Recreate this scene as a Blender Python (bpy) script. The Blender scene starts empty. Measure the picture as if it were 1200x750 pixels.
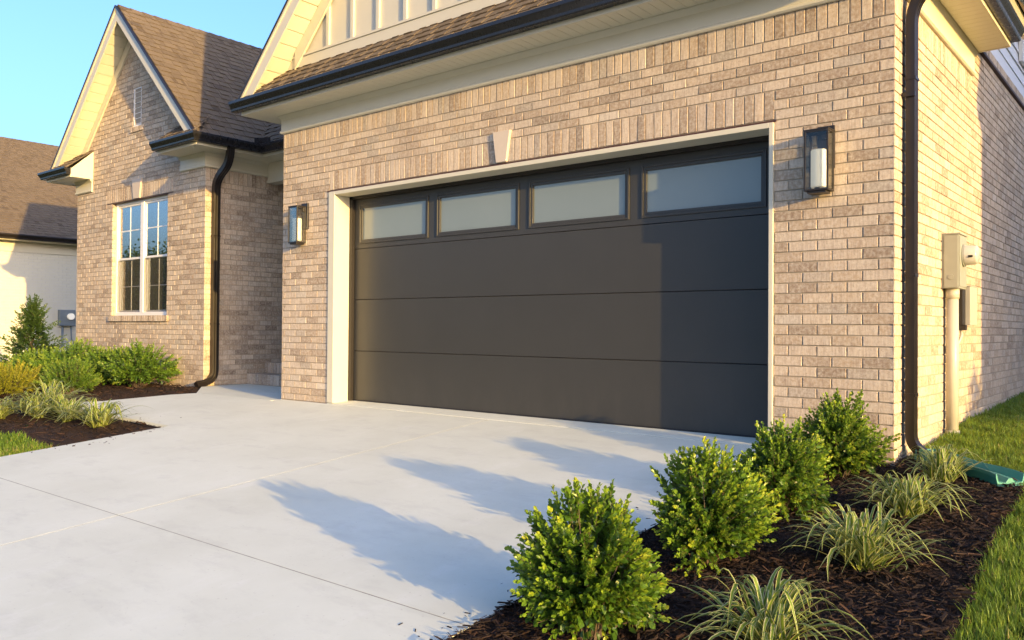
import bpy, math, random
import numpy as np
from mathutils import Vector, Matrix
R = math.radians
rng = np.random.default_rng(7)
random.seed(7)
scene = bpy.context.scene
COL = scene.collection
# ------------------------------------------------------------------ camera
cam_d = bpy.data.cameras.new('camera')
cam = bpy.data.objects.new('camera', cam_d); COL.objects.link(cam)
CX = np.array([2.4137, -5.9951, 0.8679])
_y, _p, _r = R(39.4445), R(.6276), R(.4076)
FW = np.array([-math.sin(_y)*math.cos(_p), math.cos(_y)*math.cos(_p), math.sin(_p)])
RT = np.array([math.cos(_y), math.sin(_y), 0]); UP = np.cross(RT, FW)
R2 = RT*math.cos(_r)+UP*math.sin(_r); U2 = -RT*math.sin(_r)+UP*math.cos(_r)
cam.matrix_world = Matrix(((R2[0], U2[0], -FW[0], CX[0]), (R2[1], U2[1], -FW[1], CX[1]), (R2[2], U2[2], -FW[2], CX[2]), (0, 0, 0, 1)))
cam_d.sensor_fit = 'HORIZONTAL'; cam_d.sensor_width = 36; cam_d.lens = 969.78/1200*36
cam_d.clip_start = .05; cam_d.clip_end = 2000
scene.camera = cam
# ------------------------------------------------------------------ light
SUN_K, SUN_EL = 3.85, R(8.6)
to_sun = np.array([SUN_K, -1, 0]); to_sun /= np.linalg.norm(to_sun)
SUNV = Vector((to_sun[0]*math.cos(SUN_EL), to_sun[1]*math.cos(SUN_EL), math.sin(SUN_EL)))
world = bpy.data.worlds.new('World'); scene.world = world; world.use_nodes = True
wn = world.node_tree.nodes; wl = world.node_tree.links
sky = wn.new('ShaderNodeTexSky'); sky.sky_type = 'NISHITA'; sky.sun_disc = False
sky.sun_elevation = SUN_EL; sky.sun_rotation = math.atan2(to_sun[0], to_sun[1])
sky.air_density = 1.0; sky.dust_density = 5; sky.ozone_density = 4.3; sky.altitude = 0
wn['Background'].inputs['Strength'].default_value = .15
tint = wn.new('ShaderNodeMix'); tint.data_type = 'RGBA'; tint.blend_type = 'MULTIPLY'; tint.inputs[0].default_value = 1; tint.inputs[7].default_value = (1.02, .90, .93, 1)
wl.new(sky.outputs[0], tint.inputs[6]); wl.new(tint.outputs[2], wn['Background'].inputs['Color'])
sd = bpy.data.lights.new('sun', 'SUN'); so = bpy.data.objects.new('sun', sd); COL.objects.link(so)
sd.energy = 2.0; sd.angle = R(.55); sd.color = (1, .65, .21)
so.rotation_euler = SUNV.to_track_quat('Z', 'Y').to_euler()
scene.view_settings.view_transform = 'Standard'; scene.view_settings.look = 'None'
scene.view_settings.gamma = 1; scene.view_settings.exposure = 2.24
scene.render.engine = 'CYCLES'
scene.cycles.use_denoising = True
scene.cycles.max_bounces = 8; scene.cycles.transparent_max_bounces = 12

# ------------------------------------------------------------------ helpers
def N(a): a = np.asarray(a, float); return a/np.linalg.norm(a)
class MB:
    """collects vertices and faces of ONE mesh object"""
    def __init__(s): s.v = []; s.n = 0; s.f = []; s.a = []; s.uv = []; s.m = []
    def add(s, V, F, rnd=None, uv=None, m=0):
        V = np.asarray(V, float).reshape(-1, 3); k = len(V)
        s.v.append(V)
        F = F if isinstance(F, np.ndarray) else [np.asarray(f) for f in F]
        if isinstance(F, np.ndarray): s.f.append((F+s.n, m))
        else:
            for f in F: s.f.append((f[None, :]+s.n, m))
        s.a.append(np.full(k, random.random() if rnd is None else rnd) if np.isscalar(rnd) or rnd is None else np.asarray(rnd, float))
        s.uv.append(np.zeros((k, 2)) if uv is None else np.asarray(uv, float).reshape(-1, 2))
        s.n += k; return s
    def obox(s, o, ex, ey, ez, rnd=None, m=0):
        o, ex, ey, ez = [np.asarray(q, float) for q in (o, ex, ey, ez)]
        V = [o, o+ex, o+ex+ey, o+ey, o+ez, o+ex+ez, o+ex+ey+ez, o+ey+ez]
        F = np.array([[0, 3, 2, 1], [4, 5, 6, 7], [0, 1, 5, 4], [1, 2, 6, 5], [2, 3, 7, 6], [3, 0, 4, 7]])
        if np.dot(np.cross(ex, ey), ez) < 0: F = F[:, ::-1]
        return s.add(V, F, rnd, m=m)
    def box(s, a, b, rnd=None, m=0):
        a = np.asarray(a, float); b = np.asarray(b, float); lo = np.minimum(a, b); d = np.abs(b-a)
        return s.obox(lo, (d[0], 0, 0), (0, d[1], 0), (0, 0, d[2]), rnd, m)
    def beam(s, p, q, w, h, up=(0, 0, 1), rnd=None):
        """bar from p to q; p,q lie on the centre line; w across, h along up"""
        p, q = np.asarray(p, float), np.asarray(q, float); d = N(q-p); a = N(np.cross(d, up)); u = np.cross(a, d)
        return s.obox(p-a*w/2-u*h/2, q-p, a*w, u*h, rnd)
    def prism(s, poly, ext, rnd=None, m=0):
        P = np.asarray(poly, float); k = len(P); e = np.asarray(ext, float)
        nrm = np.zeros(3)
        for i in range(k): nrm += np.cross(P[i]-P[0], P[(i+1) % k]-P[0])
        if np.dot(nrm, e) > 0: P = P[::-1]
        V = np.vstack([P, P+e]); F = [list(range(k)), list(range(2*k-1, k-1, -1))]+[[i, i+k, (i+1) % k+k, (i+1) % k] for i in range(k)]
        return s.add(V, F, rnd, m=m)
    def tube(s, pts, rad, seg=12, cap=True, rnd=None):
        pts = [np.asarray(p, float) for p in pts]; n = len(pts)
        rad = [rad]*n if np.isscalar(rad) else rad
        V = []; ref = None
        for i in range(n):
            d = N(pts[min(i+1, n-1)]-pts[max(i-1, 0)])
            if ref is None: ref = N(np.cross(d, (0, 0, 1) if abs(d[2]) < .9 else (1, 0, 0)))
            a = N(ref-d*np.dot(ref, d)); ref = a; b = np.cross(d, a)
            for k in range(seg):
                t = 2*math.pi*k/seg; V.append(pts[i]+rad[i]*(a*math.cos(t)+b*math.sin(t)))
        F = [[i*seg+k, i*seg+(k+1) % seg, (i+1)*seg+(k+1) % seg, (i+1)*seg+k] for i in range(n-1) for k in range(seg)]
        if cap: F += [list(range(seg))[::-1], [(n-1)*seg+k for k in range(seg)]]
        return s.add(V, F, rnd)
    def sweep(s, prof, path, outs, ups=None, cap=True, rnd=None):
        """profile points (out, up) placed at each path point with its own out and up vectors"""
        n = len(path); k = len(prof); V = []
        for i in range(n):
            o = np.asarray(outs[i], float); u = np.asarray(ups[i] if ups else (0, 0, 1), float)
            for a, b in prof: V.append(np.asarray(path[i], float)+o*a+u*b)
        F = [[i*k+j, i*k+(j+1) % k, (i+1)*k+(j+1) % k, (i+1)*k+j] for i in range(n-1) for j in range(k)]
        if cap: F += [list(range(k))[::-1], [(n-1)*k+j for j in range(k)]]
        return s.add(V, F, rnd)
    def build(s, name, mats, parent=None, smooth=False, bevel=0, fixn=False):
        me = bpy.data.meshes.new(name)
        V = np.vstack(s.v); sizes = []; loops = []; mi = []
        for F, m in s.f:
            loops.append(F.ravel()); sizes.append(np.full(len(F), F.shape[1])); mi.append(np.full(len(F), m))
        loops = np.concatenate(loops).astype(np.int32); sizes = np.concatenate(sizes).astype(np.int32); mi = np.concatenate(mi).astype(np.int32)
        me.vertices.add(len(V)); me.vertices.foreach_set('co', V.ravel())
        me.loops.add(len(loops)); me.loops.foreach_set('vertex_index', loops)
        me.polygons.add(len(sizes)); st = np.concatenate([[0], np.cumsum(sizes)[:-1]]).astype(np.int32)
        me.polygons.foreach_set('loop_start', st)
        me.polygons.foreach_set('material_index', mi)
        me.polygons.foreach_set('use_smooth', np.full(len(sizes), smooth))
        at = me.attributes.new('rnd', 'FLOAT', 'POINT'); at.data.foreach_set('value', np.concatenate(s.a))
        uvl = me.uv_layers.new(name='uv'); uvl.data.foreach_set('uv', np.vstack(s.uv)[loops].ravel())
        me.update(calc_edges=True); me.validate()
        if fixn:
            import bmesh
            bm = bmesh.new(); bm.from_mesh(me); bmesh.ops.recalc_face_normals(bm, faces=bm.faces); bm.to_mesh(me); bm.free()
        for q in (mats if isinstance(mats, (list, tuple)) else [mats]): me.materials.append(q)
        o = bpy.data.objects.new(name, me); COL.objects.link(o)
        if parent: o.parent = parent; o.matrix_parent_inverse = Matrix.Translation(-parent.location) if parent.type == 'EMPTY' and parent.parent is None else Matrix.Identity(4)
        if bevel:
            b = o.modifiers.new('bevel', 'BEVEL'); b.width = bevel; b.segments = 2; b.limit_method = 'ANGLE'; b.angle_limit = R(50)
        return o
def tag(o, label=None, cat=None, group=None, kind=None):
    for k, v in (('label', label), ('category', cat), ('group', group), ('kind', kind)):
        if v: o[k] = v
    return o
def thing(name, loc, label, cat, group=None):
    o = bpy.data.objects.new(name, None); COL.objects.link(o); o.location = loc; o.empty_display_size = .2
    return tag(o, label, cat, group)

# ------------------------------------------------------------------ materials
class NT:
    def __init__(s, name):
        s.m = bpy.data.materials.new(name); s.m.use_nodes = True; s.t = s.m.node_tree; s.n = s.t.nodes; s.b = s.n['Principled BSDF']; s.out = s.n['Material Output']
    def new(s, t, **kw):
        n = s.n.new(t)
        for k, v in kw.items():
            if k in n.inputs: n.inputs[k].default_value = v
            else: setattr(n, k, v)
        return n
    def l(s, a, b): s.t.links.new(a, b)
    def ramp(s, fac, stops):
        r = s.n.new('ShaderNodeValToRGB'); e = r.color_ramp.elements
        while len(e) < len(stops): e.new(.5)
        for q, (p, c) in zip(e, stops): q.position = p; q.color = (*c, 1) if len(c) == 3 else c
        if fac is not None: s.l(fac, r.inputs[0])
        return r.outputs[0]
    def attr(s, name='rnd'):
        a = s.n.new('ShaderNodeAttribute'); a.attribute_name = name; return a.outputs['Fac']
    def co(s, scale=(1, 1, 1)):
        g = s.n.new('ShaderNodeNewGeometry'); m = s.n.new('ShaderNodeMapping'); m.inputs['Scale'].default_value = scale; s.l(g.outputs['Position'], m.inputs[0]); return m.outputs[0]
    def noise(s, scale, detail=4, rough=.55, co=None, out=0):
        n = s.n.new('ShaderNodeTexNoise'); n.inputs['Scale'].default_value = scale; n.inputs['Detail'].default_value = detail; n.inputs['Roughness'].default_value = rough
        s.l(co if co is not None else s.co(), n.inputs['Vector']); return n.outputs[out]
    def mix(s, a, b, f, typ='MIX'):
        n = s.n.new('ShaderNodeMix'); n.data_type = 'RGBA'; n.blend_type = typ
        for v, i in ((f, 0), (a, 6), (b, 7)):
            if hasattr(v, 'is_output'): s.l(v, n.inputs[i])
            else: n.inputs[i].default_value = v if i == 0 else (*v, 1)
        return n.outputs[2]
    def math(s, op, a, b=0, c=None):
        n = s.n.new('ShaderNodeMath'); n.operation = op
        for i, v in enumerate((a, b, c)):
            if v is None: continue
            if hasattr(v, 'is_output'): s.l(v, n.inputs[i])
            else: n.inputs[i].default_value = v
        return n.outputs[0]
    def bump(s, h, strength=.3, dist=.01, prev=None):
        n = s.n.new('ShaderNodeBump'); n.inputs['Strength'].default_value = strength; n.inputs['Distance'].default_value = dist
        s.l(h, n.inputs['Height'])
        if prev is not None: s.l(prev, n.inputs['Normal'])
        return n.outputs[0]
    def set(s, **kw):
        for k, v in kw.items():
            k = {'base': 'Base Color', 'rough': 'Roughness', 'metal': 'Metallic', 'spec': 'Specular IOR Level', 'normal': 'Normal', 'trans': 'Transmission Weight'}.get(k, k)
            i = s.b.inputs[k]
            if hasattr(v, 'is_output'): s.l(v, i)
            elif k == 'Base Color': i.default_value = (*v, 1)
            else: i.default_value = v
        return s
def simple(name, col, rough=.5, var=.06, scale=9, bump=0, bscale=60, spec=.5):
    t = NT(name); n = t.noise(scale, 5)
    c = t.mix(tuple(x*(1-var*2) for x in col), tuple(min(1, x*(1+var)) for x in col), n)
    t.set(base=c, rough=rough, spec=spec)
    t.l(t.math('MULTIPLY_ADD', t.noise(scale*2.3, 3), .16, rough-.08), t.b.inputs['Roughness'])
    if bump: t.set(normal=t.bump(t.noise(bscale, 3), bump, .002))
    return t.m
def brick_mat(name, stops, mortar, streak=.5):
    t = NT(name)
    a = t.attr(); col = t.ramp(a, stops)
    co = t.co()
    # pale smears and dark kiln marks on the faces of the bricks
    n1 = t.noise(38, 5, .65); n2 = t.noise(11, 3, .6, t.co((3, 3, 1)))
    f1 = t.ramp(n1, [(.40, (0, 0, 0)), (.66, (1, 1, 1))])
    col = t.mix(col, (.68, .61, .49), t.math('MULTIPLY', f1, streak))
    f2 = t.ramp(t.noise(70, 4, .7), [(.30, (1, 1, 1)), (.44, (0, 0, 0))])
    col = t.mix(col, (.16, .115, .09), t.math('MULTIPLY', f2, .55))
    st = t.ramp(t.noise(60, 3, .6, t.co((1, 1, .12))), [(.45, (0, 0, 0)), (.7, (1, 1, 1))])
    col = t.mix(col, (.24, .17, .135), t.math('MULTIPLY', st, .45))
    big = t.ramp(t.noise(1.1, 3), [(.3, (.90, .90, .92)), (.7, (1.04, 1.03, 1.0))])
    col = t.mix(col, big, 1.0, 'MULTIPLY')
    t.set(base=col, rough=.88, spec=.25)
    b = t.bump(t.noise(55, 6, .7), .55, .004); b = t.bump(t.noise(260, 3, .6), .35, .001, b)
    t.set(normal=b)
    g = NT(name+'_mortar'); c = g.mix(tuple(x*.8 for x in mortar), mortar, g.noise(30, 5, .7))
    g.set(base=c, rough=.95, spec=.1, normal=g.bump(g.noise(180, 4), .5, .002))
    return [t.m, g.m]
TAN = [(0, (.25, .185, .125)), (.12, (.34, .255, .175)), (.3, (.45, .345, .235)), (.5, (.53, .42, .30)), (.7, (.585, .48, .355)), (.84, (.49, .405, .31)), (.93, (.36, .305, .235)), (1, (.62, .54, .43))]
M_BRICK = brick_mat('tan_brick', TAN, (.40, .345, .265), .62)
M_WBRICK = brick_mat('white_brick', [(0, (.66, .64, .58)), (.5, (.72, .70, .64)), (1, (.76, .74, .68))], (.62, .60, .54), .1)
# painted brick keeps no dark kiln marks
_t = NT('white_painted_brick'); _t.set(base=_t.mix((.52, .50, .39), (.60, .58, .46), _t.noise(6, 4)), rough=.7, normal=_t.bump(_t.noise(60, 4), .4, .003)); M_WBRICK[0] = _t.m
M_TRIM = simple('white_trim_paint', (.58, .55, .43), .45, .03, 5, .08)
M_SIDING = simple('pale_blue_siding', (.66, .68, .70), .5, .03, 5, .08)
M_SOFFIT = simple('cream_soffit_vinyl', (.60, .575, .45), .4, .03, 4)
M_GUTTER = simple('black_gutter_metal', (.016, .016, .018), .28, .15, 7)
M_SPOUT = simple('bronze_downspout_metal', (.013, .010, .0085), .34, .12, 7)
M_LAMPMETAL = simple('dark_bronze_lamp_metal', (.018, .015, .013), .42, .2, 30)
M_METER = simple('beige_meter_enamel', (.30, .31, .26), .45, .05, 12, .1, 90)
M_GREYBOX = simple('grey_meter_enamel', (.17, .20, .21), .5, .05, 12, .1, 90)
M_PVC = simple('cream_pvc_pipe', (.47, .45, .37), .38, .04, 10)
M_BROWN = simple('brown_steel_lintel', (.075, .028, .018), .55, .2, 30)
M_KEY = simple('cast_stone', (.56, .48, .39), .8, .05, 20, .3, 120)
M_GREEN = simple('green_plastic', (.06, .27, .20), .4, .12, 14, .1, 50)
M_DARK = simple('dark_interior', (.02, .018, .016), .8)
M_CANDLE = leafmat('frosted_lamp_glass', [(0, (.88, .84, .74)), (1, (.88, .84, .74))], .4, .4) if False else simple('frosted_lamp_glass', (.88, .84, .74), .5, .02, 10)
M_CANDLE.node_tree.nodes['Principled BSDF'].inputs['Emission Color'].default_value = (1, .86, .6, 1)
M_CANDLE.node_tree.nodes['Principled BSDF'].inputs['Emission Strength'].default_value = .07
M_CURTAIN = simple('cream_curtain', (.52, .46, .30), .85, .12, 8)
M_RUBBER = simple('black_rubber_seal', (.012, .012, .012), .6)
M_FRAME = simple('white_window_vinyl', (.78, .76, .71), .35, .03, 8)
M_DIAL = simple('pale_meter_glass', (.46, .45, .41), .3, .03, 10)
def door_mat():
    t = NT('charcoal_door_paint')
    n = t.noise(3, 4)
    g0 = t.new('ShaderNodeNewGeometry'); sx = t.new('ShaderNodeSeparateXYZ'); t.l(g0.outputs['Position'], sx.inputs[0])
    dust = t.math('MULTIPLY', t.ramp(sx.outputs[2], [(.03, (1, 1, 1)), (.55, (0, 0, 0))]), t.ramp(t.noise(7, 5, .7, t.co((1, 1, .35))), [(.42, (0, 0, 0)), (.75, (1, 1, 1))]))
    run = t.ramp(t.noise(9, 4, .6, t.co((1, 1, .06))), [(.52, (0, 0, 0)), (.75, (1, 1, 1))])
    c = t.mix((.040, .039, .035), (.047, .046, .041), n); c = t.mix(c, (.16, .14, .12), t.math('MULTIPLY', dust, .10)); c = t.mix(c, (.075, .07, .065), t.math('MULTIPLY', run, .05))
    t.set(base=c, spec=.45)
    t.l(t.math('MULTIPLY_ADD', t.noise(5, 4, .6), .12, .33), t.b.inputs['Roughness'])
    b = t.bump(t.noise(140, 4, .6, t.co((.25, 1, 2.2))), .16, .0015); b = t.bump(t.noise(2.2, 2), .12, .01, b)
    t.set(normal=b); return t.m
M_DOOR = door_mat()
def glass_mat(name, tint, refl, rough=.0, fm=1.6):
    t = NT(name); g = t.new('ShaderNodeBsdfGlossy'); g.inputs['Roughness'].default_value = rough; g.inputs['Color'].default_value = (.92, .95, .97, 1)
    tr = t.new('ShaderNodeBsdfTransparent'); tr.inputs['Color'].default_value = (*tint, 1)
    lw = t.new('ShaderNodeFresnel'); lw.inputs['IOR'].default_value = 1.5
    f = t.math('MINIMUM', t.math('ADD', t.math('MULTIPLY', lw.outputs[0], fm), refl), .95)
    nb = t.bump(t.noise(1.6, 2), .03, .01); t.l(nb, g.inputs['Normal'])
    m = t.new('ShaderNodeMixShader'); t.l(f, m.inputs[0]); t.l(tr.outputs[0], m.inputs[1]); t.l(g.outputs[0], m.inputs[2]); t.l(m.outputs[0], t.out.inputs[0]); return t.m
M_GLASS = glass_mat('window_glass', (.75, .8, .78), .30, .01)
M_LGLASS = glass_mat('lamp_glass', (.90, .91, .90), .0, .02, .8)
def frost():
    t = NT('frosted_door_glass'); t.set(base=t.mix((.17, .21, .21), (.21, .25, .245), t.noise(1.2, 3)), rough=.16, spec=.9, normal=t.bump(t.noise(3, 2), .05, .01)); return t.m
M_FROST = frost()
def screen():
    t = NT('insect_screen'); d = t.new('ShaderNodeBsdfDiffuse'); d.inputs['Color'].default_value = (.10, .095, .075, 1)
    tr = t.new('ShaderNodeBsdfTransparent'); m = t.new('ShaderNodeMixShader'); m.inputs[0].default_value = .28
    t.l(tr.outputs[0], m.inputs[1]); t.l(d.outputs[0], m.inputs[2]); t.l(m.outputs[0], t.out.inputs[0]); return t.m
M_SCREEN = screen()
def shingle():
    t = NT('asphalt_shingle'); a = t.attr()
    c = t.ramp(a, [(0, (.06, .044, .030)), (.3, (.100, .079, .055)), (.6, (.145, .115, .080)), (.85, (.122, .099, .073)), (1, (.085, .068, .052))])
    g = t.noise(420, 2, .7); c = t.mix(c, (.26, .20, .14), t.math('MULTIPLY', t.ramp(g, [(.5, (0, 0, 0)), (.62, (1, 1, 1))]), .45))
    c = t.mix(c, (.05, .04, .035), t.math('MULTIPLY', t.ramp(g, [(.36, (1, 1, 1)), (.46, (0, 0, 0))]), .45))
    t.set(base=c, rough=.95, spec=.15, normal=t.bump(g, .6, .003)); return t.m
M_SHINGLE = shingle()
def concrete():
    t = NT('pale_concrete')
    c = t.mix((.61, .625, .52), (.70, .72, .615), t.ramp(t.noise(.9, 6, .65), [(.3, (0, 0, 0)), (.7, (1, 1, 1))]))
    c = t.mix(c, (.50, .505, .44), t.math('MULTIPLY', t.ramp(t.noise(2.3, 5, .7, t.co((1, 2.4, 1))), [(.52, (0, 0, 0)), (.72, (1, 1, 1))]), .4))
    c = t.mix(c, (.74, .75, .68), t.math('MULTIPLY', t.ramp(t.noise(3.1, 6, .75, t.co((1.6, .8, 1))), [(.55, (0, 0, 0)), (.75, (1, 1, 1))]), .5))
    c = t.mix(c, (.30, .28, .25), t.math('MULTIPLY', t.ramp(t.noise(46, 3, .6), [(.66, (0, 0, 0)), (.74, (1, 1, 1))]), .3))
    t.set(base=c, rough=.82, spec=.25)
    b = t.bump(t.noise(240, 4, .7), .22, .0012)
    b = t.bump(t.noise(90, 3, .6, t.co((.05, 1, 1))), .35, .0014, b)
    b = t.bump(t.noise(5, 4), .10, .01, b)
    t.set(normal=b); return t.m
M_CONC = concrete()
def mulch():
    t = NT('dark_mulch'); c = t.ramp(t.noise(60, 5, .75), [(.3, (.010, .006, .004)), (.5, (.035, .020, .013)), (.75, (.085, .046, .030))])
    t.set(base=c, rough=.9, spec=.2, normal=t.bump(t.noise(70, 5, .7), .9, .02)); return t.m
M_MULCH = mulch()
def chip():
    t = NT('mulch_chip'); c = t.ramp(t.attr(), [(0, (.010, .006, .005)), (.45, (.026, .014, .009)), (.8, (.055, .027, .017)), (.95, (.10, .055, .033)), (1, (.20, .14, .09))])
    t.set(base=t.mix(c, (.01, .006, .004), t.math('MULTIPLY', t.noise(130, 3), .5)), rough=.8, spec=.3); return t.m
M_CHIP = chip()
def lawn():
    t = NT('lawn_soil'); c = t.ramp(t.noise(14, 5, .7), [(.3, (.028, .042, .012)), (.6, (.05, .075, .018)), (.8, (.09, .095, .03))])
    t.set(base=c, rough=.95, spec=.1, normal=t.bump(t.noise(40, 4), .8, .03)); return t.m
M_LAWN = lawn()
def leafmat(name, stops, rough=.4, trans=.35, yshift=0, spec=.4):
    """leaf with light passing through it; colour by each leaf's own random value"""
    t = NT(name); c = t.ramp(t.attr(), stops)
    p = t.b; t.set(base=c, rough=rough, spec=spec)
    tr = t.new('ShaderNodeBsdfTranslucent'); cc = t.mix(c, (1.0, 1.0, .25), .18, 'MIX'); t.l(cc, tr.inputs['Color'])
    m = t.new('ShaderNodeMixShader'); m.inputs[0].default_value = trans
    t.l(p.outputs[0], m.inputs[1]); t.l(tr.outputs[0], m.inputs[2]); t.l(m.outputs[0], t.out.inputs[0]); return t.m
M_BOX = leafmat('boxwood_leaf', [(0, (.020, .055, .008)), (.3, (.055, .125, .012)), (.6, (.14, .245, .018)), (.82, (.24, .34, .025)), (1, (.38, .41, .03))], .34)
M_DARKLEAF = leafmat('dark_glossy_leaf', [(0, (.018, .040, .010)), (.5, (.04, .08, .016)), (1, (.10, .15, .03))], .3)
M_MIDLEAF = leafmat('mid_green_leaf', [(0, (.035, .085, .012)), (.5, (.105, .20, .022)), (1, (.25, .32, .035))], .4)
M_GOLD = leafmat('golden_leaf', [(0, (.13, .16, .012)), (.5, (.26, .26, .015)), (1, (.42, .36, .03))], .5)
M_TREE = leafmat('tree_leaf', [(0, (.02, .045, .01)), (1, (.06, .10, .02))], .5)
M_GRASS = leafmat('grass_blade', [(0, (.06, .13, .012)), (.5, (.13, .23, .018)), (.85, (.24, .31, .03)), (.95, (.22, .21, .05)), (1, (.34, .27, .11))], .5, .4)
def bark():
    t = NT('bark'); t.set(base=t.mix((.05, .035, .022), (.12, .09, .06), t.noise(30, 4)), rough=.9); return t.m
M_BARK = bark()
def strap():
    t = NT('striped_strap_leaf'); u = t.new('ShaderNodeUVMap'); u.uv_map = 'uv'; sp = t.new('ShaderNodeSeparateXYZ'); t.l(u.outputs[0], sp.inputs[0])
    e = t.math('ABSOLUTE', t.math('SUBTRACT', sp.outputs[0], .5))
    green = t.mix((.09, .17, .02), (.22, .31, .04), t.attr()); cream = t.mix((.50, .48, .18), (.62, .61, .36), t.attr())
    f = t.ramp(e, [(.28, (0, 0, 0)), (.40, (1, 1, 1))]); c = t.mix(green, cream, f)
    c = t.mix(c, (.26, .29, .03), t.ramp(sp.outputs[1], [(0, (.6, .6, .6)), (.2, (0, 0, 0))]))
    t.set(base=c, rough=.42, spec=.35)
    tr = t.new('ShaderNodeBsdfTranslucent'); t.l(c, tr.inputs['Color']); m = t.new('ShaderNodeMixShader'); m.inputs[0].default_value = .35
    t.l(t.b.outputs[0], m.inputs[1]); t.l(tr.outputs[0], m.inputs[2]); t.l(m.outputs[0], t.out.inputs[0]); return t.m
M_STRAP = strap()

# ------------------------------------------------------------------ ground
def G(x, y):
    x = np.asarray(x, float); y = np.asarray(y, float)
    heap = np.where((x > .19) & (x < 1) & (y < .1), .030*np.exp(-np.abs(x-.19)/.13), 0)
    zf = np.where(y > -12, .0895*np.minimum(y, 0)-.055, -1.129)
    right = np.clip((x+1)/1.5, 0, 1)
    zb = np.interp(y, [0, 1.76, 2.4, 5.5, 12, 60], [-.055, .045, .075, .13, .2, .3])*right + (-.05)*(1-right)
    bump = .012*np.sin(x*2.1+y*1.3)*np.sin(y*1.7-x*.8)
    return np.where(y > 0, zb, zf)+bump*.5+heap
def gz(x, y): return float(G(x, y))
def sheet(name, xs, ys, mat, zoff=0, mask=None, amp=0):
    X, Y = np.meshgrid(xs, ys); Z = G(X, Y)+zoff
    if amp: Z = Z+amp*rng.standard_normal(Z.shape)
    V = np.stack([X, Y, Z], -1).reshape(-1, 3); nx = len(xs)
    i, j = np.meshgrid(np.arange(len(xs)-1), np.arange(len(ys)-1)); b = (j*nx+i).ravel()
    F = np.stack([b, b+1, b+nx+1, b+nx], 1)
    if mask is not None:
        cx = (V[F[:, 0], 0]+V[F[:, 2], 0])/2; cy = (V[F[:, 0], 1]+V[F[:, 2], 1])/2; F = F[mask(cx, cy)]
    return MB().add(V, F, .5).build(name, mat, smooth=True)
def inpoly(px, py, poly):
    px = np.asarray(px); c = np.zeros(px.shape, bool); n = len(poly)
    for i in range(n):
        x1, y1 = poly[i]; x2, y2 = poly[(i+1) % n]
        if y1 == y2: continue
        t = ((y1 > py) != (y2 > py)) & (px < (x2-x1)*(py-y1)/(y2-y1)+x1); c ^= t
    return c
xs = np.unique(np.concatenate([np.linspace(-250, -30, 12), np.linspace(-30, -6, 25), np.linspace(-6, 6, 40), np.linspace(6, 30, 20), np.linspace(30, 250, 12)]))
ys = np.unique(np.concatenate([np.linspace(-250, -30, 12), np.linspace(-30, -14, 12), np.linspace(-14, 12, 90), np.linspace(12, 40, 12), np.linspace(40, 300, 10)]))
tag(sheet('lawn', xs, ys, M_LAWN), kind='structure')
street = MB(); street.box((-200, -19.5, -1.4), (200, -12.4, -1.09)); M_ASPH = simple('asphalt', (.05, .05, .05), .9, .15, 30, .5, 200)
tag(street.build('street', M_ASPH), kind='structure')
SL = .0895
def slab(mb, poly, th=.14, bev=.0002):
    """concrete slab whose top follows the slope of the drive, with eased edges"""
    P = np.array(poly, float); n = len(P); a = 0
    for i in range(n): a += P[i][0]*P[(i+1) % n][1]-P[(i+1) % n][0]*P[i][1]
    if a < 0: P = P[::-1]
    ins = []
    for i in range(n):
        d0 = P[i]-P[i-1]; d1 = P[(i+1) % n]-P[i]; d0 /= np.linalg.norm(d0); d1 /= np.linalg.norm(d1)
        n0 = np.array([-d0[1], d0[0]]); n1 = np.array([-d1[1], d1[0]]); m = n0+n1; m = m/max(.3, (1+np.dot(n0, n1))); ins.append(P[i]+m*bev)
    z = lambda p, o: SL*min(p[1], 0)+o
    V = [(p[0], p[1], z(p, 0)) for p in ins]+[(p[0], p[1], z(p, -bev*.8)) for p in P]+[(p[0], p[1], z(p, -th)) for p in P]
    F = [list(range(n))]+[[n+i, n+(i+1) % n, (i+1) % n, i] for i in range(n)]+[[2*n+i, 2*n+(i+1) % n, n+(i+1) % n, n+i] for i in range(n)]
    mb.add(V, F)
d = MB(); g = .004
XL, XM, XR = -5.69, -2.79, .19
for x0, x1 in ((XL, XM), (XM, XR)):
    for y0, y1 in ((-3.54, -.015), (-7.2, -3.54), (-12.3, -7.2)):
        if x0 == XL and y1 == -.015:
            slab(d, [(x0+g, y0+g), (x1-g, y0+g), (x1-g, y1-g), (-6.12, y1-g), (-6.12, -.15), (-7.78, -.15), (-7.83, -.16), (-8.06, -.38), (-8.45, -1.1), (-8.95, -1.42), (-8.95, -1.6), (-7.9, -1.58), (x0+g, -1.66)])
        else: slab(d, [(x0+g, y0+g), (x1-g, y0+g), (x1-g, y1-g), (x0+g, y1-g)])
slab(d, [(-8.79, .49), (-7.83, -.15+.006), (-6.16, -.15+.006), (-6.16, 1.9), (-8.79, 1.9)])
tag(d.build('driveway', M_CONC), kind='structure')
bs = MB(); bs.box((XL, -12, -1.3), (XR, -.0, -1.2)); 
# dark earth seen down in the joints
tj = MB(); V = [(XL, -12.2, SL*-12.2-.0007), (XR, -12.2, SL*-12.2-.0007), (XR, 0, -.0007), (XL, 0, -.0007)]; tj.add(V, np.array([[0, 1, 2, 3]])); tag(tj.build('driveway_base', simple('joint_dirt', (.33, .32, .27), .95, .3, 12)), kind='structure')

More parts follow.
